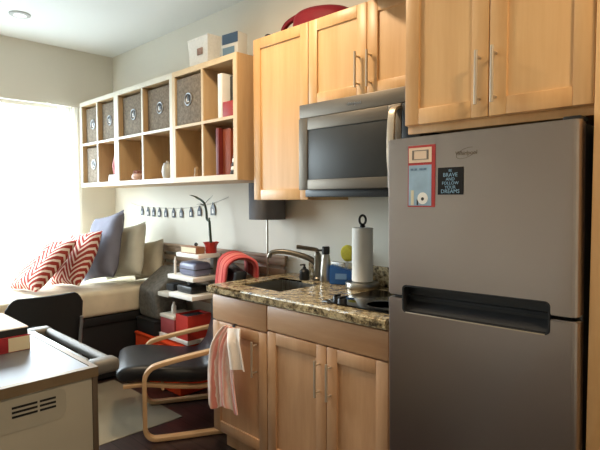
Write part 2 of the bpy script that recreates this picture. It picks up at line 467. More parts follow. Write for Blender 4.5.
uf = upper('deep maple wall cabinet with two doors above the refrigerator', 3.64, 4.283, -.59, 1.647, 2.36,
      [(3.642, 3.963), (3.967, 4.281)], [(3.935, 1.708, 1.845), (3.990, 1.708, 1.85)])
obj('bottom_rail', BX(3.641, 4.282, -.566, -.548, 1.619, 1.6465, .001), maple, uf)
single('refrigerator_end_panel', BX(4.285, 4.345, -.60, -.001, 0, 2.55, .002), maple, 'tall maple end panel standing right of the refrigerator', 'panel')

# base cabinets
YF = -.62
t = thing('base_cabinet', 'narrow maple base cabinet with a towel hanging on its door', 'cabinet', (2.66, -.3, 0))
bm = NB(); x0, x1 = 2.44, 2.884
box(bm, x0, x0+.02, YF+.021, -.003, .105, .868); box(bm, x1-.006, x1, YF+.021, -.003, .105, .868)
box(bm, x0+.02, x1-.006, YF+.021, -.003, .105, .125); box(bm, x0+.02, x1-.006, -.02, -.003, .125, .868)
box(bm, x0+.02, x1-.006, YF+.021, YF+.04, .70, .868)
obj('body', bm, maple_d, t)
obj('toe_kick', BX(2.46, 2.884, -.545, -.52, 0, .104), maple_d, t)
obj('drawer', BX(2.442, 2.882, YF, YF+.02, .727, .86, .003), maple_h, t)
d = door(2.442, 2.882, .113, .719, YF, t, maple_d, maple_d)
pull(2.808, .515, .652, YF, d)
t = thing('base_cabinet', 'wide maple sink base cabinet with two doors beside the refrigerator', 'cabinet', (3.24, -.3, 0))
bm = NB(); x0, x1 = 2.887, 3.595
box(bm, x0, x0+.02, YF+.021, -.003, .105, .868); box(bm, x1-.02, x1, YF+.021, -.003, .105, .868)
box(bm, x0+.02, x1-.02, YF+.021, -.003, .105, .125); box(bm, x0+.02, x1-.02, -.02, -.003, .125, .868)
box(bm, x0+.02, x1-.02, YF+.021, YF+.04, .71, .868)
obj('body', bm, maple_d, t)
obj('toe_kick', BX(x0, x1, -.545, -.52, 0, .104), maple_d, t)
obj('false_front', BX(x0+.002, x1-.002, YF, YF+.02, .742, .86, .003), maple_h, t)
for a, b, hx in ((x0+.002, 3.270, 3.233), (3.274, x1-.002, 3.300)):
    d = door(a, b, .113, .735, YF, t, maple_d, maple_d); pull(hx, .53, .652, YF, d)

# countertop with sink cut-out
SX0, SX1, SY0, SY1 = 2.55, 2.875, -.52, -.20
CX0, CX1, CY0 = 2.428, 3.597, -.65
ct = thing('countertop', 'speckled brown granite countertop with a short backsplash', 'countertop', (3.0, -.3, .87))
bm = NB()
xs = [CX0, SX0, SX1, CX1]; ys = [CY0, SY0, SY1, -.002]
for i in range(3):
    for j in range(3):
        if (i, j) == (1, 1): continue
        box(bm, xs[i], xs[i+1], ys[j], ys[j+1], .871, .914)
bmesh.ops.remove_doubles(bm, verts=bm.verts, dist=1e-5)
kill = [f for f in bm.faces if sum(1 for g in bm.faces if g is not f and set(g.verts) == set(f.verts))]
bmesh.ops.delete(bm, geom=kill, context='FACES_ONLY')
es = [e for e in bm.edges if len(e.link_faces) == 2 and e.calc_face_angle(0) > 1 and abs(e.verts[0].co.z-e.verts[1].co.z) < 1e-4 and (abs(e.verts[0].co.y-CY0) < 1e-4 and abs(e.verts[1].co.y-CY0) < 1e-4 or abs(e.verts[0].co.x-CX0) < 1e-4 and abs(e.verts[1].co.x-CX0) < 1e-4)]
bmesh.ops.bevel(bm, geom=es, offset=.008, segments=3, affect='EDGES')
obj('slab', bm, granite, ct)
obj('backsplash', BX(2.60, CX1, -.026, -.002, .9145, 1.015, .002), granite, ct)
sk = thing('sink', 'small undermounted stainless steel kitchen sink', 'sink', ((SX0+SX1)/2, -.36, .72))
bm = NB(); e = .004
box(bm, SX0-e*0+.002, SX1-.002, SY0+.002, SY1-.002, .742, .746)
for a in ((SX0+.002, SX0+.005, SY0+.002, SY1-.002), (SX1-.005, SX1-.002, SY0+.002, SY1-.002), (SX0+.005, SX1-.005, SY0+.002, SY0+.005), (SX0+.005, SX1-.005, SY1-.005, SY1-.002)):
    box(bm, *a, .746, .905)
obj('basin', bm, sink_m, sk)
obj('drain', lathe(NB(), (2.71, -.36, .747), [(.04, 0), (.042, .003), (.03, .002), (.0, .001)], 20, 'z', True, False), chrome, sk)
fauc = steel('faucet_metal', rgb(126, 120, 110), .36, (60, 60, 1), .04)
fa = thing('faucet', 'brushed nickel faucet with side lever behind the sink', 'faucet', (2.765, -.125, .915))
FX, FY = 2.765, -.125
bm = lathe(NB(), (FX, FY, .915), [(.03, 0), (.03, .012), (.024, .02), (.022, .10), (.021, .14), (.016, .155), (0, .16)], 20)
obj('body', bm, fauc, fa)
sp = smooth_path([(FX, FY, 1.0), (FX-.035, FY-.02, 1.035), (FX-.10, FY-.06, 1.06), (FX-.17, FY-.11, 1.075), (FX-.225, FY-.145, 1.068), (FX-.24, FY-.155, 1.04)], 5)
bm = tube(NB(), sp, [.018-.006*i/len(sp) for i in range(len(sp))], 12)
obj('spout', bm, fauc, fa)
lp = smooth_path([(FX, FY, 1.068), (FX+.004, FY-.01, 1.088), (FX-.03, FY-.035, 1.096), (FX-.10, FY-.065, 1.104)], 5)
lev = obj('lever', sweep(NB(), lp, rrect(.006, .011)), fauc, fa)
# things on the counter
t = thing('soap_bottle', 'small black pump bottle beside the faucet at the sink', 'bottle', (2.705, -.15, .915))
obj('body', lathe(NB(), (2.70, -.165, .915), [(.027, 0), (.029, .004), (.029, .05), (.02, .062), (.01, .066), (.01, .075)], 18), blackp, t)
bm = tube(NB(), [(2.70, -.165, .99), (2.70, -.165, 1.005)], .006); tube(bm, [(2.70, -.165, 1.003), (2.68, -.18, 1.0)], .005)
obj('pump', bm, blackp, t)
t = thing('spray_bottle', 'silver bottle with black pump top near the paper towels', 'bottle', (2.865, -.135, .915))
px_, py_ = 2.838, -.135
obj('body', lathe(NB(), (px_, py_, .915), [(.034, 0), (.036, .005), (.034, .05), (.027, .11), (.021, .15), (.018, .155)], 22), chrome, t)
bm = lathe(NB(), (px_, py_, 1.071), [(.021, 0), (.022, .01), (.022, .038), (.018, .042)], 18)
tube(bm, [(px_, py_, 1.093), (px_-.05, py_-.02, 1.088)], .006)
obj('pump_top', bm, blackp, t)
t = thing('dish_wand_head', 'round yellow sponge leaning behind the blue box', 'sponge', (2.955, -.052, .915))
bm = lathe(NB(), (2.925, -.05, 1.075), [(.0, -.017), (.035, -.016), (.045, -.008), (.047, 0), (.045, .008), (.035, .016), (0, .017)], 26, 'y', False, False)
obj('sponge_head', bm, yellow_p, t)
obj('handle', tube(NB(), [(2.922, -.05, 1.03), (2.915, -.055, .918)], .008), white_m, t)
bm = NB()
vs = [bm.verts.new(p) for p in ((-.065, -.035, 0), (.065, -.035, 0), (.065, .035, 0), (-.065, .035, 0), (-.065, -.03, .105), (.055, -.03, .075), (.055, .03, .075), (-.065, .03, .105))]
for q in ((3, 2, 1, 0), (4, 5, 6, 7), (0, 1, 5, 4), (1, 2, 6, 5), (2, 3, 7, 6), (3, 0, 4, 7)): bm.faces.new([vs[k] for k in q])
bmesh.ops.bevel(bm, geom=list(bm.edges), offset=.006, segments=2, affect='EDGES')
t = thing('soap_box', 'small blue box on the counter left of the paper towels', 'box', (2.955, -.14, .915))
bm.transform(Matrix.Translation((2.948, -.125, .915)) @ Matrix.Rotation(.5, 4, 'Z'))
obj('carton', bm, blue_p, t)
bm = BX(-.03, .03, -.002, .002, .03, .06); bm.transform(Matrix.Translation((2.948, -.125, .915)) @ Matrix.Rotation(.5, 4, 'Z') @ Matrix.Translation((0, -.036, 0)))
obj('printed_label', bm, plain('pale_blue', rgb(120, 160, 206), .5), t, 0)
HX, HY = 3.105, -.15
t = thing('paper_towel_holder', 'steel paper towel holder with weighted round base', 'paper towel holder', (HX, HY, .915))
obj('base', lathe(NB(), (HX, HY, .915), [(.086, 0), (.088, .003), (.088, .026), (.084, .032), (.01, .034)], 36), chrome, t)
obj('pole', tube(NB(), [(HX, HY, .949), (HX, HY, 1.24)], .007), chrome, t)
bm = tube(NB(), [(HX+.013*math.cos(a), HY+.01*math.cos(a), 1.268+.024*math.sin(a)) for a in [2*PI*k/20 for k in range(20)]], .006, 8, True)
lathe(bm, (HX, HY, 1.23), [(.014, 0), (.014, .008), (.008, .016)], 14)
obj('loop_finial', bm, blackp, t)
bm = NB()
n = 32; prof_o = [(.052, .951), (.0545, .953), (.0545, 1.226), (.052, 1.228), (.02, 1.228), (.02, .951)]
lathe(bm, (HX, HY, 0), prof_o+[prof_o[0]], n, 'z', False, False)
tr = thing('paper_towel_roll', 'white paper towel roll standing on the steel holder', 'paper towel', (HX, HY, .95))
obj('roll', bm, white_p, tr)
# cooktop
ck = thing('cooktop', 'black glass two-burner cooktop with knobs set into the granite', 'cooktop', (3.37, -.33, .915))
obj('glass_top', BX(3.20, 3.585, -.57, -.17, .9145, .921, .003), glassblack, ck)
bm = NB()
for cx, cy, r in ((3.45, -.45, .075), (3.45, -.27, .085)):
    lathe(bm, (cx, cy, .9212), [(r-.004, 0), (r-.004, .0004), (r, .0004), (r, 0)], 36)
obj('burner_ring', bm, dgrey, ck)
for x, y in ((3.262, -.515), (3.312, -.54)):
    k = obj('knob', lathe(NB(), (x, y-.02, .9215), [(.02, 0), (.02, .018), (.018, .022), (.009, .023)], 20), blackp, ck)
    obj('grip', BX(x-.005, x+.005, y-.04, y, .9435, .953, .002), blackp, k)

# ------------------------------------------------------------------ microwave
MX0, MX1, MZ0, MZ1, MY = 2.889, 3.592, 1.423, 1.850, -.40
t = thing('microwave', 'stainless over-the-range microwave under the short wall cabinet', 'microwave', (3.26, -.2, MZ0))
obj('body', BX(MX0, MX1, MY+.036, -.001, MZ0+.012, MZ1, .002), dgrey, t)
obj('underside_vent', BX(MX0+.001, MX1-.02, MY+.045, -.03, MZ0-.036, MZ0+.0115, .004), blackp, t)
obj('top_vent', BX(MX0, MX1, MY+.004, MY+.035, MZ1-.068, MZ1, .004), micro_m, t)
bm = NB()
dz1 = MZ1-.070; dx1 = 3.435
box(bm, MX0, MX0+.06, MY, MY+.034, MZ0, dz1, .003); box(bm, dx1-.005, 3.50, MY, MY+.034, MZ0, dz1, .003)
box(bm, MX0+.06, dx1-.005, MY, MY+.034, MZ0, MZ0+.05, .003); box(bm, MX0+.06, dx1-.005, MY, MY+.034, dz1-.06, dz1, .003)
dd = obj('door', bm, micro_m, t)
obj('window', BX(MX0+.055, dx1, MY+.004, MY+.02, MZ0+.045, dz1-.055, .002), oven_glass, dd)
hp = smooth_path([(3.482, MY-.002, MZ0+.04), (3.482, MY-.04, MZ0+.07), (3.482, MY-.05, MZ0+.17), (3.482, MY-.04, dz1-.045), (3.482, MY-.002, dz1-.015)], 6)
obj('handle', sweep(NB(), hp, rrect(.006, .017), (1, 0, 0)), nickel, dd)
obj('control_panel', BX(3.5025, MX1, MY, MY+.034, MZ0, dz1, .003), blackp, t)
bm = text_bm('Whirlpool', .02, .0008, .2); bm.transform(Matrix.Translation((3.24, MY+.0032, MZ1-.036)) @ FRONT)
obj('badge', bm, lgrey, t, 0)

# ------------------------------------------------------------------ refrigerator
RX0, RX1, RY = 3.626, 4.283, -.652
TILT = .0234
rf = thing('refrigerator', 'tall stainless top-freezer refrigerator with postcards on its door', 'refrigerator', (RX0, -.3, 0), rot=(0, -TILT*.55, 0))
obj('cabinet', BX(RX0+.004, RX1-.004, RY+.065, -.02, .03, 1.588, .006), dgrey, rf)
ZS = 1.012
def fdoor(z0, z1):
    bm = NB()
    pts = [(RX0, RY+.055), (RX0, RY+.010), (RX0+.002, RY+.004), (RX0+.006, RY+.0008), (RX0+.012, RY)]
    pts += [(RX1-.024, RY), (RX1-.016, RY+.0018), (RX1-.009, RY+.006), (RX1-.004, RY+.012), (RX1-.001, RY+.021), (RX1, RY+.032), (RX1, RY+.055)]
    A = [bm.verts.new((x, y, z0)) for x, y in pts]; B = [bm.verts.new((x, y, z1)) for x, y in pts]
    K = len(pts)
    for k in range(K): bm.faces.new((A[k], A[(k+1) % K], B[(k+1) % K], B[k]))
    a = bm.faces.new(A); b = bm.faces.new(B)
    bmesh.ops.bevel(bm, geom=[e for e in list(a.edges)+list(b.edges)], offset=.004, segments=2, affect='EDGES')
    return bm
fz = obj('freezer_door', fdoor(ZS+.006, 1.594), fridge_m, rf, 15)
fd = obj('fridge_door', fdoor(.06, ZS-.006), fridge_m, rf, 15)
# recessed pocket handle between the doors
HX0, HX1 = 3.690, 4.208
def rr_xz(x0, x1, z0, z1, r, n=4):
    out = []
    for cx, cz, a0 in ((x1-r, z1-r, 0), (x0+r, z1-r, PI/2), (x0+r, z0+r, PI), (x1-r, z0+r, 3*PI/2)):
        for k in range(n+1):
            a = a0+PI/2*k/n; out.append((cx+r*math.cos(a), cz+r*math.sin(a)))
    return out
def plate(bm, pts, y0, y1):
    A = [bm.verts.new((x, y0, z)) for x, z in pts]; B = [bm.verts.new((x, y1, z)) for x, z in pts]; K = len(pts)
    for k in range(K): bm.faces.new((A[k], A[(k+1) % K], B[(k+1) % K], B[k]))
    bm.faces.new(A); bm.faces.new(B); return bm
def ring_plate(bm, po, pi, y0, y1):
    V = [[bm.verts.new((x, y, z)) for x, z in p] for p, y in ((po, y0), (pi, y0), (pi, y1), (po, y1))]; K = len(po)
    for a in range(4):
        for k in range(K): bm.faces.new((V[a][k], V[a][(k+1) % K], V[(a+1) % 4][(k+1) % K], V[(a+1) % 4][k]))
    return bm
# cut the pocket out of both doors
def cut(o, cutbm):
    c = obj('pocket_cutter', cutbm, blackp, rf, 0)
    m = o.modifiers.new('pocket', 'BOOLEAN'); m.operation = 'DIFFERENCE'; m.object = c; m.solver = 'EXACT'
    dg = bpy.context.evaluated_depsgraph_get(); dg.update()
    me = bpy.data.meshes.new_from_object(o.evaluated_get(dg)); o.modifiers.remove(m); o.data = me
    me.shade_smooth(); me.set_sharp_from_angle(angle=math.radians(15))
    bpy.data.objects.remove(c)
PO = rr_xz(HX0, HX1, .955, 1.058, .016)
for o in (fz, fd): cut(o, plate(NB(), PO, RY-.05, RY+.045))
hb = NB(); ring_plate(hb, rr_xz(HX0+.0006, HX1-.0006, .9556, 1.0574, .0155), rr_xz(HX0+.006, HX1-.006, .961, 1.052, .012), RY-.003, RY+.040)
hh = obj('handle_pocket', hb, blackm, rf)
obj('pocket_back', plate(NB(), rr_xz(HX0+.0006, HX1-.0006, .9556, 1.0574, .0155), RY+.0405, RY+.044), blackp, hh, 0)
bm = NB(); 
vs = [bm.verts.new(p) for p in ((HX0+.007, RY+.004, .963), (HX1-.007, RY+.004, .963), (HX1-.007, RY+.038, .995), (HX0+.007, RY+.038, .995), (HX0+.007, RY+.038, .963), (HX1-.007, RY+.038, .963))]
for q in ((0, 1, 2, 3), (0, 4, 5, 1), (3, 2, 5, 4), (0, 3, 4), (1, 5, 2)): bm.faces.new([vs[k] for k in q])
obj('grip_lip', bm, blackm, hh, 0)
obj('bright_edge', BX(HX0+.014, HX1-.014, RY-.0045, RY+.004, .9545, .9585, .001), nickel, hh)
obj('seam_gasket', BX(RX0+.012, RX1-.012, RY+.03, RY+.064, ZS-.0055, ZS+.0055), blackm, rf, 0)
obj('hinge_cover', BX(RX1-.055, RX1-.004, RY+.03, RY+.10, 1.5945, 1.607, .004), blackp, rf)
bm = NB(); box(bm, RX0+.02, RX1-.02, RY+.03, RY+.06, .012, .055, .003)
obj('kick_grille', bm, dgrey, rf)
for x in (RX0+.06, RX1-.06):
    for y in (RY+.12, -.1): obj('foot', lathe(NB(), (x, y, .002), [(.022, 0), (.022, .012), (.01, .014), (.01, .0285)], 14), blackp, rf)
bm = text_bm('Whirlpool', .0185, .0006, .12); bm.transform(Matrix.Translation((3.940, RY-.0008, 1.522)) @ FRONT)
el = [(3.940+.036*math.cos(a)*math.cos(.3)-.015*math.sin(a)*math.sin(.3), RY-.0008, 1.522+.036*math.cos(a)*math.sin(.3)+.015*math.sin(a)*math.cos(.3)) for a in [2*PI*k/28 for k in range(3, 27)]]
tube(bm, el, .0006, 6)
obj('badge', bm, plain('bronze_badge', rgb(104, 90, 70), .6, 0), fz, 0)
# postcards held on the freezer door
yp = RY-.0006
t = thing('postcard', 'tall red-edged postcard with a pale blue beach picture on the refrigerator', 'postcard', (3.7530, yp, 1.345))
obj('red_backing', BX(3.6980, 3.8080, yp-.0014, yp, 1.345, 1.564, .0004), plain('postcard_red', rgb(176, 48, 44), .5), t, 0)
obj('top_card', BX(3.7020, 3.7940, yp-.0022, yp-.0016, 1.503, 1.556), plain('postcard_cream', rgb(232, 206, 180), .6), t, 0)
bm = NB(); ring_plate(bm, [(3.7160, 1.513), (3.7820, 1.513), (3.7820, 1.547), (3.7160, 1.547)], [(3.7190, 1.5155), (3.7790, 1.5155), (3.7790, 1.5445), (3.7190, 1.5445)], yp-.0028, yp-.0023)
box(bm, 3.7195, 3.7235, yp-.0028, yp-.0023, 1.516, 1.544); box(bm, 3.7745, 3.7785, yp-.0028, yp-.0023, 1.516, 1.544)
obj('printed_frame', bm, plain('print_grey', rgb(120, 110, 100), .6), t, 0)
pic = obj('picture', BX(3.7020, 3.7940, yp-.0022, yp-.0016, 1.350, 1.494), plain('picture_sky', rgb(150, 178, 200), .5, 0, .12, 20), t, 0)
obj('tower_print', BX(3.7120, 3.7240, yp-.0027, yp-.0023, 1.352, 1.405), plain('print_sand', rgb(214, 206, 176), .6), pic, 0)
bm = lathe(NB(), (3.7600, yp-.0023, 1.376), [(.021, 0), (.021, -.0006)], 22, 'y')
obj('round_print', bm, white_p, pic, 0)
bm = lathe(NB(), (3.7600, yp-.003, 1.374), [(.006, 0), (.006, -.0004)], 14, 'y'); box(bm, 3.7360, 3.7420, yp-.0027, yp-.0023, 1.352, 1.372)
obj('dark_print', bm, dgrey, pic, 0)
bm = NB()
for xa, xb in ((3.7100, 3.7220), (3.7260, 3.7360), (3.7460, 3.7600), (3.7620, 3.7740)): box(bm, xa, xb, yp-.0027, yp-.0023, 1.476, 1.483)
obj('print_heading', bm, plain('print_blue', rgb(96, 122, 150), .6), pic, 0)
t = thing('magnet_sign', 'square black card with pale blue lettering on the refrigerator', 'magnet', (3.8660, yp, 1.388))
obj('card', BX(3.8190, 3.9130, yp-.0024, yp, 1.388, 1.481, .0004), plain('card_black', rgb(14, 14, 16), .9), t, 0)
bm = NB()
for s, z, sz in (('BE', 1.4695, .0115), ('BRAVE', 1.455, .0185), ('AND', 1.4405, .0150), ('FOLLOW', 1.427, .0150), ('YOUR', 1.413, .0150), ('DREAMS', 1.399, .0185)):
    q = text_bm(s, sz, .0003); q.transform(Matrix.Translation((3.8660, yp-.0028, z)) @ FRONT); join_bm(bm, q)
obj('lettering', bm, plain('lettering_blue', rgb(140, 178, 204), .6), t, 0)

# ------------------------------------------------------------------ things on top of the cabinets
t = thing('luggage_bag', 'dark red soft bag lying on top of the tall wall cabinet', 'bag', (2.80, -.2, 2.287))
ol = smooth_path([(2.68, 0, 2.2885), (2.682, 0, 2.33), (2.70, 0, 2.385), (2.78, 0, 2.407), (2.90, 0, 2.395), (3.00, 0, 2.37), (3.06, 0, 2.34), (3.09, 0, 2.31), (3.09, 0, 2.2885)], 4)
bm = NB(); rows = []
cxx, czz = 2.86, 2.34
for k in range(9):
    ph = -1+2*k/8; sc = (1-abs(ph)**3*.35); yy = -.185+.10*ph
    rows.append([bm.verts.new((cxx+(p.x-cxx)*sc, yy, 2.2885+(p.z-2.2885)*sc)) for p in ol])
for A, B in zip(rows, rows[1:]):
    for k in range(len(ol)): bm.faces.new((A[k], A[(k+1) % len(ol)], B[(k+1) % len(ol)], B[k]))
bm.faces.new(rows[0]); bm.faces.new(rows[-1])
obj('bag_body', bm, maroon, t, 60)
hl = smooth_path([(2.565, -.20, 2.300), (2.572, -.20, 2.345), (2.61, -.20, 2.375), (2.68, -.20, 2.390), (2.74, -.19, 2.398)], 5)
bm = sweep(NB(), hl, rrect(.012, .012), (0, 1, 0))
sweep(bm, [(2.545, -.20, 2.2995), (2.60, -.20, 2.2995), (2.70, -.20, 2.3005)], rrect(.010, .014), (0, 1, 0))
obj('carry_handle', bm, maroon, t)
single('jar_lid', lathe(NB(), (2.497, -.25, 2.287), [(.022, 0), (.024, .01), (.022, .03), (.014, .038), (0, .04)], 18, 'z', True, False), blackp, 'small black knob-shaped object on the tall wall cabinet corner', 'lid')
bm = NB(); T = Matrix.Translation((3.43, -.352, 2.283)) @ Matrix.Rotation(math.radians(24), 4, 'X')
lathe(bm, (0, 0, 0), [(.12, 0), (.145, .008), (.162, .03), (.170, .065), (.172, .075), (.165, .078), (.157, .065), (.15, .035), (.13, .016), (0, .012)], 36, 'z', True, False)
bm.transform(T)
t = thing('round_basket', 'round brown woven basket tilted over the edge of the short wall cabinet', 'basket', (3.43, -.352, 2.283))
obj('basket_body', bm, wicker, t)
hb = NB(); lathe(hb, (0, 0, .036), [(.1645, 0), (.1715, .004), (.1725, .012), (.1695, .016)], 36, 'z', False, False); hb.transform(T)
obj('pale_band', hb, plain('wicker_band', rgb(176, 130, 88), .6), t)

# ------------------------------------------------------------------ cubby shelves on the wall
CZ0, CZ1, CYF = 1.4904, 2.225, -.39
units = [(.1718, .8583, 'two-by-two birch cubby shelf at the window end of the wall row'),
         (.8593, 1.6826, 'middle two-by-two birch cubby shelf of the wall row'),
         (1.6836, 2.3764, 'two-by-two birch cubby shelf beside the tall wall cabinet')]
TH = .034; DV = .018
cells = []
for x0, x1, lab in units:
    t = thing('cubby_shelf', lab, 'shelf', ((x0+x1)/2, -.2, CZ0), 'cubby shelves on the wall')
    yb = -.001; yf = CYF+.008; zm = (CZ0+CZ1)/2; xm = (x0+x1)/2
    obj('side_panel', BX(x0, x0+TH, yf, yb, CZ0, CZ1), birch, t); obj('side_panel', BX(x1-TH, x1, yf, yb, CZ0, CZ1), birch, t)
    obj('top_panel', BX(x0+TH, x1-TH, yf, yb, CZ1-TH, CZ1), birch, t); obj('bottom_panel', BX(x0+TH, x1-TH, yf, yb, CZ0, CZ0+TH), birch, t)
    obj('divider', BX(xm-DV/2, xm+DV/2, yf, yb-.01, CZ0+TH, CZ1-TH), birch, t)
    obj('shelf_board', BX(x0+TH, xm-DV/2, yf, yb-.01, zm-DV/2, zm+DV/2), birch, t); obj('shelf_board', BX(xm+DV/2, x1-TH, yf, yb-.01, zm-DV/2, zm+DV/2), birch, t)
    obj('back_panel', BX(x0+TH, x1-TH, yb-.009, yb, CZ0+TH, CZ1-TH), birch, t)
    bm = NB(); y0 = CYF
    for a in ((x0, x0+TH, CZ0, CZ1), (x1-TH, x1, CZ0, CZ1), (x0+TH, x1-TH, CZ1-TH, CZ1), (x0+TH, x1-TH, CZ0, CZ0+TH), (xm-DV/2, xm+DV/2, CZ0+TH, CZ1-TH), (x0+TH, xm-DV/2, zm-DV/2, zm+DV/2), (xm+DV/2, x1-TH, zm-DV/2, zm+DV/2)):
        box(bm, a[0], a[1], y0, yf-.0002, a[2], a[3])
    obj('front_edging', bm, birch_e if x1 < 1.7 else birch_w, t, 0)  # units nearer the window get the edging with daylight in its colour
    cells.append({'L': (x0+TH, xm-DV/2), 'R': (xm+DV/2, x1-TH), 'B': CZ0+TH, 'T': zm+DV/2, 'BT': zm-DV/2, 'TT': CZ1-TH})
def storage_box(cx, w_, z, h_, label, y0=-.352):
    y1 = -.03
    t = thing('storage_box', label, 'storage box', (cx, (y0+y1)/2, z), 'woven storage boxes in the cubbies')
    x0, x1 = cx-w_/2, cx+w_/2
    bm = NB(); box(bm, x0, x1, y0, y1, z, z+h_, .008, 3)
    obj('box_body', bm, box_m, t)
    lid = NB(); ring_plate(lid, [(x0-.0005, z+h_-.035), (x1+.0005, z+h_-.035), (x1+.0005, z+h_+.003), (x0-.0005, z+h_+.003)], [(x0+.01, z+h_-.03), (x1-.01, z+h_-.03), (x1-.01, z+h_-.005), (x0+.01, z+h_-.005)], y0-.003, y0+.001)
    zc = z+h_*.52
    bm = tube(NB(), [(cx+.038*math.cos(a), y0-.004, zc+.038*math.sin(a)) for a in [2*PI*k/24 for k in range(24)]], .0045, 8, True)
    lid.free()
    p = obj('ring_pull', bm, lgrey, t)
    obj('pull_plate', BX(cx-.014, cx+.02, y0-.004, y0-.0005, zc-.012, zc+.03, .002), blackp, t)
    obj('paper_label', BX(cx-.024, cx+.006, y0-.0025, y0-.0006, zc-.018, zc+.012, .0005), white_p, t, 0)
    return t
def cellmid(i, s): a, b = cells[i][s]; return (a+b)/2, b-a
for i, s, v, lab in ((0, 'L', 'T', 'grey-brown storage box in the top cubby nearest the window'),
                     (0, 'R', 'T', 'grey-brown storage box in the second top cubby from the window'),
                     (0, 'L', 'B', 'grey-brown storage box in the bottom row of cubbies, the only one there'),
                     (1, 'L', 'T', 'grey-brown storage box in the top left cubby of the middle shelf unit'),
                     (1, 'R', 'T', 'grey-brown storage box in the top right cubby of the middle shelf unit'),
                     (2, 'L', 'T', 'grey-brown storage box in the top cubby left of the white binder')):
    cx, w_ = cellmid(i, s)
    storage_box(cx, w_-.012, cells[i][v]+.001, .305, lab, -.382 if i == 2 else -.352)
# cubby contents
def book(x, w_, y0, y1, z, h_, m, label, name='book', lean=0):
    t = thing(name, label, 'book' if name == 'book' else 'binder', (x, (y0+y1)/2, z))
    bm = NB(); box(bm, x-w_/2, x+w_/2, y0, y0+.006, z, z+h_, .002); box(bm, x-w_/2, x-w_/2+.003, y0+.006, y1, z, z+h_); box(bm, x+w_/2-.003, x+w_/2, y0+.006, y1, z, z+h_)
    obj('cover', bm, m, t)
    obj('pages', BX(x-w_/2+.0035, x+w_/2-.0035, y0+.0065, y1-.004, z+.004, z+h_-.006), white_p, t, 0)
    return t
xl, xr_ = cells[2]['R']; zt = cells[2]['T']+.001; zb = cells[2]['B']+.001
book(2.203, .042, -.380, -.10, zt, .265, white_p, 'white binder standing upright in the top right cubby', 'binder')
book(2.262, .05, -.330, -.08, zt, .25, dgrey, 'dark grey binder beside the white binder in the top cubby', 'binder')
single('card_box', BX(2.232, 2.336, -.383, -.335, zt, zt+.09, .003), red_d, 'small bright red box in front of the binders in the top cubby', 'box')
book(2.172, .03, -.380, -.08, zb, .285, plain('red_cloth', rgb(112, 34, 28), .6), 'thin dark red book in the bottom right cubby')
book(2.232, .075, -.355, -.08, zb, .28, plain('rust_cloth', rgb(146, 70, 42), .6), 'thick rust brown book in the bottom right cubby')
t = thing('tree_ornament', 'small black and white cone tree ornament in the bottom right cubby', 'ornament', (2.308, -.35, zb))
cols = [dgrey, white_p]
for k in range(6):
    r1 = .032-.0045*k
    obj('tier', lathe(NB(), (2.306, -.35, zb+.024*k), [(r1*.8, 0), (r1, .005), (r1*.75, .0235)], 16), cols[k % 2], t)
single('figurine', lathe(NB(), (1.925, -.365, zb), [(.016, 0), (.018, .01), (.012, .03), (.016, .042), (.012, .058), (0, .064)], 16, 'z', True, False), plain('tan_clay', rgb(160, 130, 92), .6), 'tiny tan figurine on the bottom of the right-hand shelf unit', 'figurine')
# middle unit
zb = cells[1]['B']+.001
gx, gy = 1.085, -.325
t = thing('trinket_pot', 'small pink and brown flowered pot in the middle shelf unit', 'pot', (gx, gy, zb))
obj('pot_body', lathe(NB(), (gx, gy, zb), [(.035, 0), (.050, .012), (.054, .03), (.045, .048), (.042, .052)], 20), plain('pink_ceramic', rgb(206, 170, 156), .4, 0, .35, 50), t)
for k in range(7):
    a = 2*PI*k/7; obj('flower', lathe(NB(), (gx+.028*math.cos(a), gy+.028*math.sin(a), zb+.053), [(.010, 0), (.0125, .008), (.01, .02), (0, .024)], 8, 'z', True, False), MATS.get('brown_flowers') or plain('brown_flowers', rgb(150, 100, 86), .7, 0, .3, 40), t)
gx, gy = 1.54, -.345
t = thing('ceramic_jar', 'grey-white rounded ceramic jar in the middle shelf unit', 'jar', (gx, gy, zb))
obj('jar_body', lathe(NB(), (gx, gy, zb), [(.03, 0), (.038, .02), (.042, .05), (.036, .085), (.028, .1)], 22), plain('white_ceramic', rgb(186, 182, 174), .35), t)
obj('jar_lid', lathe(NB(), (gx, gy, zb+.1005), [(.028, 0), (.028, .006), (.012, .012), (.01, .022), (0, .024)], 18, 'z', True, False), plain('white_ceramic_lid', rgb(170, 166, 158), .35), t)
# window unit
zb = cells[0]['B']+.001
for k in range(4):
    single('paper_pad', BX(.688+.004*k, .815-.003*k, -.384, -.20, zb+.014*k, zb+.014*k+.013, .002), [white_p, sketch, white_p, sketch][k],
           ['white paper pad, lowest of the stack in the cubby', 'grey-white paper pad second from the bottom of the stack', 'white paper pad third from the bottom of the stack', 'grey-white paper pad topmost under the red ornament'][k], 'paper', 'paper pads in the cubby')
bm = lathe(NB(), (.765, -.34, zb+.0565), [(.03, 0), (.034, .02), (.04, .07), (.03, .12), (.018, .17), (.006, .19)], 20)
single('red_cone', bm, red_d, 'pointed red ornament on the paper pads in the cubby', 'ornament')
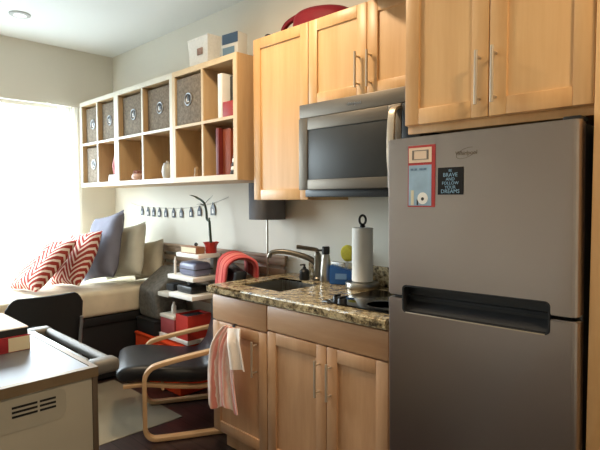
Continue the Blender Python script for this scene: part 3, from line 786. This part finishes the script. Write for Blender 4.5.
# on top of the cubbies
zt = CZ1+.001
t = thing('wire_basket', 'white woven basket on top of the cubby shelves', 'basket', (1.77, -.2, zt))
bm = NB(); ring = []
def rb(cx, cy, w_, d_, z): return [bm.verts.new((cx+sx*w_/2, cy+sy*d_/2, z)) for sx, sy in ((-1, -1), (1, -1), (1, 1), (-1, 1))]
rs = [rb(1.79, -.2, .20, .09, zt), rb(1.79, -.2, .235, .11, zt+.235), rb(1.79, -.2, .22, .095, zt+.235), rb(1.79, -.2, .19, .08, zt+.01)]
for A, B in zip(rs, rs[1:]):
    for k in range(4): bm.faces.new((A[k], A[(k+1) % 4], B[(k+1) % 4], B[k]))
bm.faces.new(rs[0]); bm.faces.new(rs[-1])
obj('basket_body', bm, white_wicker, t, 0)
bm = tube(NB(), [(1.79+sx*.114, -.2+sy*.052, zt+.236) for sx, sy in ((-1, -1), (1, -1), (1, 1), (-1, 1))], .007, 8, True)
obj('rim', bm, white_wicker, t)
obj('stitched_motif', BX(1.785, 1.845, -.2575, -.2515, zt+.12, zt+.165, .002), plain('motif_brown', rgb(150, 120, 106), .8, 0, .3, 60), t, 0)
bm = BX(-.085, .085, -.05, .03, 0, .19, .003)
t = thing('cardboard_carton', 'blue and white carton standing on the cubby shelves', 'carton', (2.11, -.2, zt))
T = Matrix.Translation((2.13, -.2, zt+.001)) @ Matrix.Rotation(.10, 4, 'Z') @ Matrix.Diagonal((.85, 1, 1, 1))
bm.transform(T); obj('carton_body', bm, plain('carton_white', rgb(206, 206, 200), .6), t)
for nm, a, m in (('blue_top', (-.08, .085, .125, .188), plain('carton_navy', rgb(54, 78, 104), .5)), ('blue_print', (-.075, .05, .05, .105), plain('carton_blue', rgb(104, 132, 150), .5)), ('orange_print', (-.01, .075, .006, .045), plain('carton_tan', rgb(190, 160, 122), .5))):
    bm = BX(a[0], a[1], -.0515, -.0505, a[2], a[3]); bm.transform(T); obj(nm, bm, m, t, 0)

# ------------------------------------------------------------------ garland on the wall
gp = smooth_path([(.337, -.006, 1.35), (.535, -.006, 1.318), (.9, -.006, 1.307), (1.3, -.006, 1.315), (1.606, -.006, 1.352), (1.789, -.006, 1.395)], 5)
single('twine', tube(NB(), gp, .0018, 6), plain('twine_grey', rgb(176, 174, 168), .8), 'thin grey string stretched across the wall below the cubbies', 'string')
ordn = ['first', 'second', 'third', 'fourth', 'fifth', 'sixth', 'seventh', 'eighth', 'ninth']
txs = [.535, .64, .735, .83, .935, 1.055, 1.17, 1.31, 1.425, 1.60]
def twz(x):
    for a, b in zip(gp, gp[1:]):
        if a.x <= x <= b.x: return a.z+(b.z-a.z)*(x-a.x)/(b.x-a.x)
for i, x in enumerate(txs):
    z = twz(x)-.003
    lab = 'darkest house-shaped tag at the right end of the wall string' if i == 9 else ordn[i]+' small grey paper tag from the left on the wall string'
    t = thing('house_tag', lab, 'tag', (x, -.006, z-.06), 'paper tags on the wall string')
    s = 1.45 if i == 9 else 1.2
    pts = [(x-.019*s, z-.06*s), (x+.019*s, z-.06*s), (x+.019*s, z-.022*s), (x+.008, z-.003), (x-.008, z-.003), (x-.019*s, z-.024*s)]
    bm = plate(NB(), pts, -.0095, -.0075)
    obj('tag_card', bm, dtag if i != 9 else dgrey, t, 0)
    obj('tag_window', BX(x-.009, x+.009, -.0105, -.0097, z-.05*s, z-.028*s), [sketch, white_p][i % 2], t, 0)
    obj('clip', BX(x-.004, x+.004, -.0105, -.0035, z-.008, z+.008, .001), dgrey, t, 0)

# ------------------------------------------------------------------ slatted rail along the wall
t = thing('slatted_backrest', 'low slatted grey-brown wooden panel against the wall behind the shelf tower', 'wooden panel', (1.6, -.02, 0))
for k in range(6):
    z = .60+.071*k; obj('slat', BX(.86, 2.40, -.034, -.016, z, z+.046, .003), slat_m, t)
for x in (.92, 1.62, 2.36): obj('post', BX(x-.02, x+.02, -.0155, -.0145+.0, 0.0, 1.0) if False else BX(x-.02, x+.02, -.0158, -.0143, .001, 1.0), slat_m, t)
obj('cap_rail', BX(.85, 2.41, -.045, -.0145, 1.0005, 1.02, .003), slat_m, t)

# ------------------------------------------------------------------ floor lamp
LX, LY = 2.333, -.120
t = thing('floor_lamp', 'floor lamp with dark grey drum shade beside the counter end', 'lamp', (LX, LY, 0))
obj('base', lathe(NB(), (LX, LY, .001), [(.075, 0), (.075, .012), (.06, .018), (.012, .022)], 28), dgrey, t)
obj('pole', tube(NB(), [(LX, LY, .023), (LX, LY, 1.40)], .007), chrome, t)
bm = NB(); lathe(bm, (LX, LY, 0), [(.115, 1.252), (.115, 1.478), (.1125, 1.478), (.1125, 1.252), (.115, 1.252)], 40, 'z', False, False)
sh = obj('shade', bm, shade_m, t)
bm = NB()
for k in range(3):
    a = 2*PI*k/3; tube(bm, [(LX, LY, 1.40), (LX+.112*math.cos(a), LY+.112*math.sin(a), 1.40)], .002, 6)
obj('shade_spider', bm, dgrey, sh)

# ------------------------------------------------------------------ bed
t = thing('bed_frame', 'black bed base under the cream mattress by the window', 'bed', (.5, -1.2, 0))
obj('bed_base', BX(.10, .985, -2.2, -.06, .02, .455, .006), blackm, t)
obj('side_rail', BX(.9855, 1.0, -2.2, -.06, .44, .50, .004), blackm, t)
bm = NB()
NX, NY = 20, 60
def mf(u, v):
    return None
box(bm, .10, 1.0, -2.2, -.045, .502, .690, .035, 5)
bmesh.ops.subdivide_edges(bm, edges=[e for e in bm.edges if e.calc_length() > .3], cuts=24, use_grid_fill=True)
for v in bm.verts:
    k = noise.noise(v.co*4)*.010+noise.noise(v.co*11)*.004
    v.co.z += k*(1 if v.co.z > .6 else .3); v.co.x += k*.8
single('mattress', bm, bed_m, 'cream covered mattress on the black bed base', 'mattress', smooth=60)

# pillows leaning against the wall: local x = width (world x), y = up the pillow, z = face normal
def place_pillow(bm, name, m, label, cx, yb, zb, lean, h_, yawz=0, roll_=0, grp=None, piping=None):
    t = obj(name, bm, m, None, 80)
    R = Matrix.Rotation(yawz, 4, 'Z') @ Matrix.Rotation(PI/2-lean, 4, 'X') @ Matrix.Rotation(roll_, 4, 'Z')
    low = min((R @ v.co).z for v in t.data.vertices)
    t.matrix_world = Matrix.Translation((cx, yb, zb-low)) @ R
    tag(t, label, 'pillow', grp); return t
ZM = .694
G = 'pillows on the bed'
place_pillow(pillow_bm(.38, .32, .10, 1), 'throw_pillow', beige_f2, 'taupe pillow tucked between the beige pillow and the wooden panel', .86, -.125, ZM, .18, .30, .05, .15, G)
place_pillow(pillow_bm(.52, .44, .14, 2), 'throw_pillow', beige_f, 'beige linen pillow behind the tall blue-grey one', .73, -.265, ZM, .22, .44, .05, .18, G)
place_pillow(pillow_bm(.50, .55, .14, 3), 'throw_pillow', bluegrey, 'tall blue-grey linen pillow with pointed corner', .65, -.415, ZM, .27, .56, .0, .18, G)
place_pillow(pillow_bm(.46, .46, .13, 4), 'throw_pillow', chevron, 'red and white chevron pillow leaning on the blue-grey pillow', .64, -.635, ZM, .50, .46, .05, .10, G)
place_pillow(pillow_bm(.48, .48, .13, 5), 'throw_pillow', chevron, 'red and white chevron pillow in front, nearest the window light', .62, -.875, ZM, .76, .48, .0, .10, G)

# orange bin, flat black box and grey quilted cushion stacked beside the bed
t = thing('orange_bin', 'long orange fabric bin on the floor behind the armchair', 'storage box', (1.36, -.21, 0))
obj('bin_body', BX(1.04, 1.68, -.355, -.095, .001, .335, .012, seg=3), orange_f, t)
obj('bin_lid', BX(1.035, 1.685, -.36, -.09, .3355, .355, .008), orange_f, t)
t = thing('storage_box', 'flat black box on the orange bin under the grey cushion', 'storage box', (1.17, -.2, .356))
obj('box_body', BX(1.04, 1.31, -.34, -.07, .356, .452, .006), blackm, t)
obj('box_lid', BX(1.036, 1.314, -.344, -.066, .4525, .470, .004), blackm, t)
bm = NB(); box(bm, 1.03, 1.325, -.315, -.06, .472, .82, .03, 4)
bmesh.ops.subdivide_edges(bm, edges=[e for e in bm.edges if e.calc_length() > .06], cuts=6, use_grid_fill=True)
for v in bm.verts:
    f = (v.co.z-.472)/.348; v.co.z = .472+f*(.235+.145*min(1, max(0, (v.co.y+.315)/.20)))
    k = noise.noise(v.co*7)*.012; v.co.x += k*.3; v.co.y += k
    if v.co.z > .55: v.co.z += k
single('floor_cushion', bm, quilt, 'dark grey quilted cushion standing at the corner of the bed', 'cushion', smooth=60)

# ------------------------------------------------------------------ stepped shelf tower
t = thing('shelf_tower', 'narrow stepped tower of white shelves against the wooden panel', 'shelf', (1.62, -.12, 0))
obj('spine', BX(1.67, 1.71, -.085, -.052, .001, .999, .003), plain('spine_grey', rgb(150, 146, 140), .5), t)
SHV = [(1.52, 1.80, -.275, -.0855, 1.000), (1.44, 1.77, -.30, -.0855, .838), (1.50, 1.80, -.33, -.0855, .716), (1.35, 1.495, -.33, -.0855, .702), (1.36, 1.74, -.33, -.0855, .40)]
for x0, x1, y0, y1, zt_ in SHV:
    bm = NB(); box(bm, x0, x1, y0, y1, zt_-.030, zt_, .003)
    obj('shelf_board', bm, white_m if zt_ != .702 else plain('shelf_grey', rgb(186, 178, 164), .5), t)
# things on the tower
t = book(1.60, .05, -.27, -.08, 1.001, .2, cream, 'x')
for ch in list(t.children): bpy.data.objects.remove(ch)
bpy.data.objects.remove(t)
t = thing('book', 'thick cream paged book lying flat on the top white shelf', 'book', (1.6, -.19, 1.001))
bm = NB(); box(bm, 1.575, 1.765, -.270, -.198, 1.001, 1.006, .001); box(bm, 1.575, 1.765, -.270, -.198, 1.044, 1.049, .001); box(bm, 1.76, 1.765, -.270, -.198, 1.006, 1.044)
obj('cover', bm, plain('brown_cover', rgb(150, 104, 70), .6), t)
obj('pages', BX(1.577, 1.759, -.268, -.200, 1.0065, 1.0435), cream, t, 0)
t = thing('lucky_bamboo', 'curly bamboo plant in a scalloped red pot on the top shelf', 'plant', (1.685, -.10, 1.0))
px_, py_ = 1.755, -.138
bm = NB(); n = 32; rings = []
for r, z, am in ((.038, 1.001, 0), (.040, 1.02, .0), (.040, 1.05, .04), (.046, 1.068, .10), (.053, 1.078, .14), (.047, 1.076, .14), (.036, 1.055, 0), (0.004, 1.05, 0)):
    rings.append([bm.verts.new((px_+r*(1+am*math.cos(8*2*PI*k/n))*math.cos(2*PI*k/n), py_+r*(1+am*math.cos(8*2*PI*k/n))*math.sin(2*PI*k/n), z)) for k in range(n)])
for A, B in zip(rings, rings[1:]):
    for k in range(n): bm.faces.new((A[k], A[(k+1) % n], B[(k+1) % n], B[k]))
bm.faces.new(rings[0]); bm.faces.new(rings[-1])
obj('pot', bm, red_p, t)
st = smooth_path([(px_, py_, 1.051), (px_-.008, py_, 1.14), (px_-.018, py_+.003, 1.20), (px_-.026, py_+.005, 1.225), (px_-.05, py_+.003, 1.24), (px_-.048, py_-.002, 1.29), (px_-.055, py_-.01, 1.34), (px_-.085, py_-.015, 1.37), (px_-.15, py_-.02, 1.395)], 5)
obj('stem', tube(NB(), st, [.0105-.003*i/len(st) for i in range(len(st))], 10), green_p, t)
obj('stem', tube(NB(), smooth_path([(px_-.024, py_+.003, 1.20), (px_-.018, py_, 1.235), (px_-.016, py_, 1.25)], 4), .006, 8), green_p, t)
def leaf(pts, w_):
    P = smooth_path(pts, 5); N = len(P)-1
    return sweep(NB(), P, lambda i: [(.0008, 0), (0, w_*max(.06, abs(math.sin(PI*(.08+.92*i/N)))**.8)), (-.0008, 0), (0, -w_*max(.06, abs(math.sin(PI*(.08+.92*i/N)))**.8))], (0, 1, .4))
obj('leaf', leaf([(px_-.055, py_-.012, 1.345), (px_-.02, py_-.01, 1.37), (px_+.03, py_, 1.405)], .007), green_p, t)
obj('leaf', leaf([(px_-.085, py_-.015, 1.37), (px_-.15, py_-.03, 1.40), (px_-.22, py_-.03, 1.412)], .008), green_p, t)
obj('leaf', leaf([(px_-.06, py_-.012, 1.335), (px_-.09, py_-.02, 1.345), (px_-.13, py_-.03, 1.34)], .008), green_p, t)
single('dark_bead', lathe(NB(), (1.68, -.212, 1.0495), [(.008, 0), (.013, .006), (.013, .016), (.007, .023), (0, .025)], 14, 'z', True, False), blackp, 'tiny black round object lying on the cream book', 'bead')
t = thing('camera_case', 'blue-grey rounded case on the second white shelf', 'case', (1.62, -.2, .828))
bm = NB(); box(bm, 1.525, 1.745, -.265, -.12, .8385, .934, .03, 4); obj('case_body', bm, grey_d, t)
obj('zip_band', BX(1.523, 1.7465, -.267, -.118, .883, .890, .002), dgrey, t)
single('pen_tube', lathe(NB(), (1.505, -.275, .8385), [(.009, 0), (.009, .10), (.006, .11), (.002, .13)], 12), white_m, 'slim white tube standing beside the blue-grey case', 'tube')
t = thing('black_gadget', 'small black gadget on the third white shelf', 'gadget', (1.63, -.2, .689))
obj('gadget_body', BX(1.53, 1.72, -.28, -.12, .717, .769, .012, seg=3), blackp, t)
obj('gadget_dial', lathe(NB(), (1.60, -.2, .7695), [(.03, 0), (.028, .02), (.02, .028), (0, .03)], 18, 'z', True, False), dgrey, t)
single('black_pouch', BX(1.36, 1.47, -.27, -.12, .703, .757, .014, seg=3), blackm, 'small black pouch on the grey side shelf', 'pouch')
zs = .401
t = thing('lidded_box', 'dull red storage box with a pale lid on the lower shelf', 'storage box', (1.47, -.22, zs))
obj('box_body', BX(1.365, 1.555, -.32, -.12, zs, zs+.115, .006), plain('dusty_red', rgb(150, 60, 62), .6), t)
obj('lid', BX(1.36, 1.56, -.325, -.115, zs+.1155, zs+.14, .006), plain('pale_lid', rgb(206, 198, 184), .5), t)
t = thing('white_bottle', 'small white bottle standing on the pale lidded box', 'bottle', (1.455, -.26, zs+.141))
obj('bottle_body', lathe(NB(), (1.455, -.26, zs+.1405), [(.017, 0), (.018, .003), (.018, .055), (.010, .066), (.008, .07)], 16), white_m, t)
obj('cap', lathe(NB(), (1.455, -.26, zs+.211), [(.009, 0), (.009, .016), (.006, .018)], 12), white_m, t)
t = thing('red_carton', 'bright red open carton beside the pale lidded box', 'box', (1.65, -.22, zs))
bm = NB(); X0, X1, Y0, Y1, Z0, Z1 = 1.585, 1.735, -.325, -.13, zs, zs+.17
box(bm, X0, X1, Y0, Y1, Z0, Z0+.004); box(bm, X0, X0+.004, Y0, Y1, Z0+.004, Z1); box(bm, X1-.004, X1, Y0, Y1, Z0+.004, Z1); box(bm, X0+.004, X1-.004, Y0, Y0+.004, Z0+.004, Z1); box(bm, X0+.004, X1-.004, Y1-.004, Y1, Z0+.004, Z1)
obj('carton_body', bm, red_p, t)
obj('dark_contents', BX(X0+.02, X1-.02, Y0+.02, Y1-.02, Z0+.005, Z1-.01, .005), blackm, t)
# ------------------------------------------------------------------ bentwood armchair
O = Vector((2.12, -.86, 0)); Bd = Vector((.477, .879, 0)); Ld = Vector((-.879, .477, 0)); W = .555
def P3(t_, l_, z_): return O+Bd*t_+Ld*l_+Vector((0, 0, z_+.0045))
ac = thing('bentwood_armchair', 'black cushioned bentwood armchair between the bed and the counter', 'armchair', P3(.2, W/2, 0))
def bezier_path(pts, n=5): return smooth_path(pts, n)
frame2d = [(.60, .0135), (.35, .0135), (.10, .0135), (.035, .022), (.004, .06), (.0, .13), (.0, .30), (.003, .37), (.03, .415), (.075, .436), (.20, .462), (.40, .495), (.56, .512)]
for l_ in (0, W):
    bm = sweep(NB(), smooth_path([P3(a, l_, b) for a, b in frame2d], 5), rrect(.0125, .022, .35), Ld)
    obj('arm_frame', bm, bent, ac)
seat2d = [(-.115, .315), (.0, .315), (.20, .285), (.36, .275), (.44, .32), (.50, .45), (.56, .68), (.60, .88)]
for l_ in (.052, W-.052):
    obj('seat_rail', sweep(NB(), smooth_path([P3(a, l_, b) for a, b in seat2d], 5), rrect(.010, .02, .35), Ld), bent, ac)
bm = NB()
for a, z in ((.10, .288), (.40, .27)): tube(bm, [P3(a, .026, z), P3(a, W-.026, z)], .009)
obj('cross_bar', bm, bent, ac)
cush2d = [(-.125, .352), (-.10, .376), (0, .380), (.20, .352), (.34, .345), (.415, .40), (.455, .50), (.51, .70), (.555, .90), (.562, .945)]
cpth = smooth_path([P3(a, W/2, b) for a, b in cush2d], 5); NCP = len(cpth)-1
def cprof(i):
    e = min(i, NCP-i)/3; k = min(1, .55+.45*e)
    return rrect((.047 if i < NCP*.6 else .040)*k, (W/2-.032)*(1 if 0 < i < NCP else .97), .75, 4)
obj('seat_cushion', sweep(NB(), cpth, cprof, Ld), leather, ac, 60)
# striped red throw over the backrest
def thr(u, v):
    l_ = .07+.36*u; a = v*PI
    sag = .012*math.sin(u*2*PI*6)
    if v < .25: k = v/.25; tt, zz = .475-.02*(1-k), .80+.14*k
    elif v > .8: k = (v-.8)/.2; tt, zz = .668, .952-.06*k
    else:
        k = (v-.25)/.55; th = PI*(1-k); tt = .5715+.0965*math.cos(th); zz = .942+.075*math.sin(th)+.010*k
    nrm = Vector((tt-.5715, zz-.90)); nrm.normalize()
    return P3(tt+nrm.x*sag, l_, zz+nrm.y*sag)
tw = single('striped_throw', grid_surf(NB(), thr, 72, 40, .006), throw_m, 'red and pink striped throw draped over the armchair backrest', 'throw', smooth=60)
bm = NB(); pp = [P3(.60, .036, .96), P3(.625, .036, .96), P3(.625, .036, .90), P3(.60, .036, .90)]
# ------------------------------------------------------------------ towel on the cabinet door
def twl(u, v):
    ph = u*2*PI*2.3
    wdt = .21*(1-.5*math.exp(-v*6)); x = 2.656+(u-.52)*wdt*1.0-.085*(1-math.exp(-v*4))+.055*v*v*u+.01*v*v
    z = .722-(.42+.03*(1-u)+.015*math.sin(u*9))*v
    y = -.664-.020*min(1, v*4)*(math.sin(ph)+1)*.6-.004*math.sin(ph*2+v*3)
    return Vector((x, y, z))
t = thing('striped_towel', 'pink and white striped dish towel hanging on the narrow cabinet door', 'towel', (2.57, -.67, .25))
obj('long_fold', grid_surf(NB(), twl, 44, 30, .005), towel_m, t, 60)
def twl2(u, v):
    wdt = .10+.02*v; x = 2.690+(u-.5)*wdt+.045*v; z = .715-.20*v+.015*u
    y = -.658-.008-.012*(math.sin(u*7)+1)*min(1, v*3)
    return Vector((x, y, z))
obj('short_fold', grid_surf(NB(), twl2, 24, 14, .005), fabric('cream_towel', rgb(248, 232, 218)), t, 60)
bm = NB(); box(bm, 2.618, 2.640, -.6235, -.6215, .700, .7225); box(bm, 2.618, 2.640, -.6235, -.600, .7205, .7235); tube(bm, [(2.629, -.623, .705), (2.629, -.645, .70), (2.629, -.652, .715)], .004, 8)
hk = single('door_hook', bm, blackm, 'small black over-door hook holding the striped towel', 'hook')

# ------------------------------------------------------------------ rug
bm = NB(); box(bm, 1.02, 1.965, -2.3, -.52, .001, .0045, .001)
single('area_rug', bm, rug_m, 'beige and grey patterned rug on the dark floor beside the bed', 'rug')

# ------------------------------------------------------------------ black side chair near the bed
bc = thing('side_chair', 'black plastic side chair with grey legs beside the bed', 'chair', (1.62, -1.26, .013))
def bk(u, v):
    y = -1.47+.40*u; z = .50+.36*v
    cr = .03
    z2 = z - (.06*max(0, (abs(2*u-1)-.72)/.28)**2 if v > .5 else 0)*v
    return Vector((1.80+.05*v-.05*(2*u-1)**2*1.0+.02, y-.05*(1-v)*(1-2*u)*0, z2))
obj('backrest', grid_surf(NB(), bk, 24, 12, .012), blackm, bc, 60)
def stf(u, v):
    return Vector((1.40+.40*u, -1.47+.40*v, .465-.012*math.sin(PI*v)+.01*(u-.5)**2*4))
obj('seat', grid_surf(NB(), stf, 16, 16, .018), blackm, bc, 60)
for x, y in ((1.43, -1.45), (1.43, -1.09)): obj('leg', tube(NB(), [(x, y, .452), (x-.03, y, .0145)], .010), lgrey, bc)
for y in (-1.452, -1.088):
    obj('leg', tube(NB(), smooth_path([(1.842, y, .72), (1.80, y, .46), (1.84, y, .0145)], 5), .010), lgrey, bc)

# ------------------------------------------------------------------ cart at lower left
ct = thing('utility_cart', 'ivory metal cart with grey steel top and towel bar handle', 'cart', (2.63, -1.85, 0))
A0, A1, B0, B1 = 2.26, 3.005, -2.25, -1.508
obj('body', BX(A0+.01, A1, B0, B1-.008, .06, .766, .006), cart_m, ct)
bm = NB(); ring_plate(bm, [(A0, B0-.006), (A1+.008, B0-.006), (A1+.008, B1), (A0, B1)], [(A0+.02, B0+.014), (A1-.016, B0+.014), (A1-.016, B1-.02), (A0+.02, B1-.02)], 0, .034)
bm.transform(Matrix(((1, 0, 0, 0), (0, 0, 1, 0), (0, 1, 0, .767), (0, 0, 0, 1))))
obj('top_edging', bm, trim_br, ct)
obj('top_sheet', BX(A0+.0205, A1-.0165, B0+.0145, B1-.0205, .767, .7995, .001), carttop_m, ct, 0)
obj('corner_trim', BX(A1-.012, A1+.006, B1-.020, B1-.001, .062, .766, .003), plain('bronze_dark', rgb(84, 68, 52), .5), ct)
# towel bar handle
cart_g = plain('handle_grey', rgb(112, 108, 102), .5, .2)
bm = NB()
box(bm, A0+.0, A0+.07, B1+.0005, B1+.095, .762, .800, .012, 3); box(bm, A1-.10, A1-.03, B1+.0005, B1+.10, .752, .802, .016, 3)
bm.free()
hk = obj('handle_bracket', BX(A0+.0, A0+.07, B1+.0005, B1+.095, .762, .800, .012, seg=3), cart_g, ct)
hk = obj('handle_bracket', BX(A1-.10, A1-.03, B1+.0005, B1+.10, .752, .802, .016, seg=3), cart_g, ct)
obj('outer_bar', tube(NB(), [(A0+.07, B1+.078, .780), (A1-.10, B1+.078, .779)], .019, 16), cart_g, hk)
obj('inner_bar', BX(A0+.07, A1-.10, B1+.001, B1+.014, .772, .800, .003), lgrey, hk)
obj('tray_bottom', BX(A0+.07, A1-.10, B1+.0145, B1+.062, .755, .760, .001), dgrey, hk)
# vents on the front panel
pb = NB(); pl = rr_xz(-1.83, -1.615, .655, .760, .03)
V1 = [pb.verts.new((A1+.0002, y, z)) for y, z in pl]; V2 = [pb.verts.new((A1+.003, y, z)) for y, z in pl]
for k in range(len(pl)): pb.faces.new((V1[k], V1[(k+1) % len(pl)], V2[(k+1) % len(pl)], V2[k]))
pb.faces.new(V1); pb.faces.new(V2)
obj('vent_plate', pb, cart_m, ct)
for r in range(3):
    z = .731-.0145*r
    for y0, y1 in ((-1.778, -1.704), (-1.697, -1.648)):
        obj('vent_slot', BX(A1+.0031, A1+.0040, y0, y1, z-.0035, z+.0035), blackm, ct, 0)
for x in (A0+.06, A1-.06):
    for y in (B0+.06, B1-.07):
        k = obj('caster', lathe(NB(), (x, y-.011, .0265), [(.012, 0), (.025, .002), (.025, .02), (.012, .022)], 18, 'y'), blackp, ct)
        obj('caster_fork', BX(x-.01, x+.01, y-.014, y-.0115, .02, .0595), lgrey, k)
# books on the cart
t = thing('textbook', 'thick red book with a cream label lying on the cart', 'book', (2.46, -1.83, .8))
bm = NB(); box(bm, 2.30, 2.62, -2.06, -1.60, .8002, .805, .001); box(bm, 2.30, 2.62, -2.06, -1.60, .853, .858, .001); box(bm, 2.615, 2.62, -2.06, -1.60, .805, .853, .001)
obj('cover', bm, plain('crimson_cover', rgb(150, 24, 36), .45), t)
obj('pages', BX(2.304, 2.614, -2.055, -1.603, .8055, .8525), cream, t, 0)
obj('spine_label', BX(2.6205, 2.6215, -1.676, -1.602, .803, .855), cream, t, 0)
t = thing('ring_binder', 'white topped binder with dark edge lying on the red book', 'binder', (2.44, -1.84, .859))
bm = NB(); box(bm, 2.28, 2.61, -2.06, -1.605, .8585, .862); box(bm, 2.606, 2.61, -2.06, -1.605, .862, .884); box(bm, 2.28, 2.606, -1.609, -1.605, .862, .884)
obj('spine', bm, blackp, t)
obj('cover', BX(2.28, 2.612, -2.06, -1.603, .8845, .889, .001), white_p, t, 0)
obj('sheets', BX(2.285, 2.604, -2.055, -1.611, .8625, .884), white_p, t, 0)
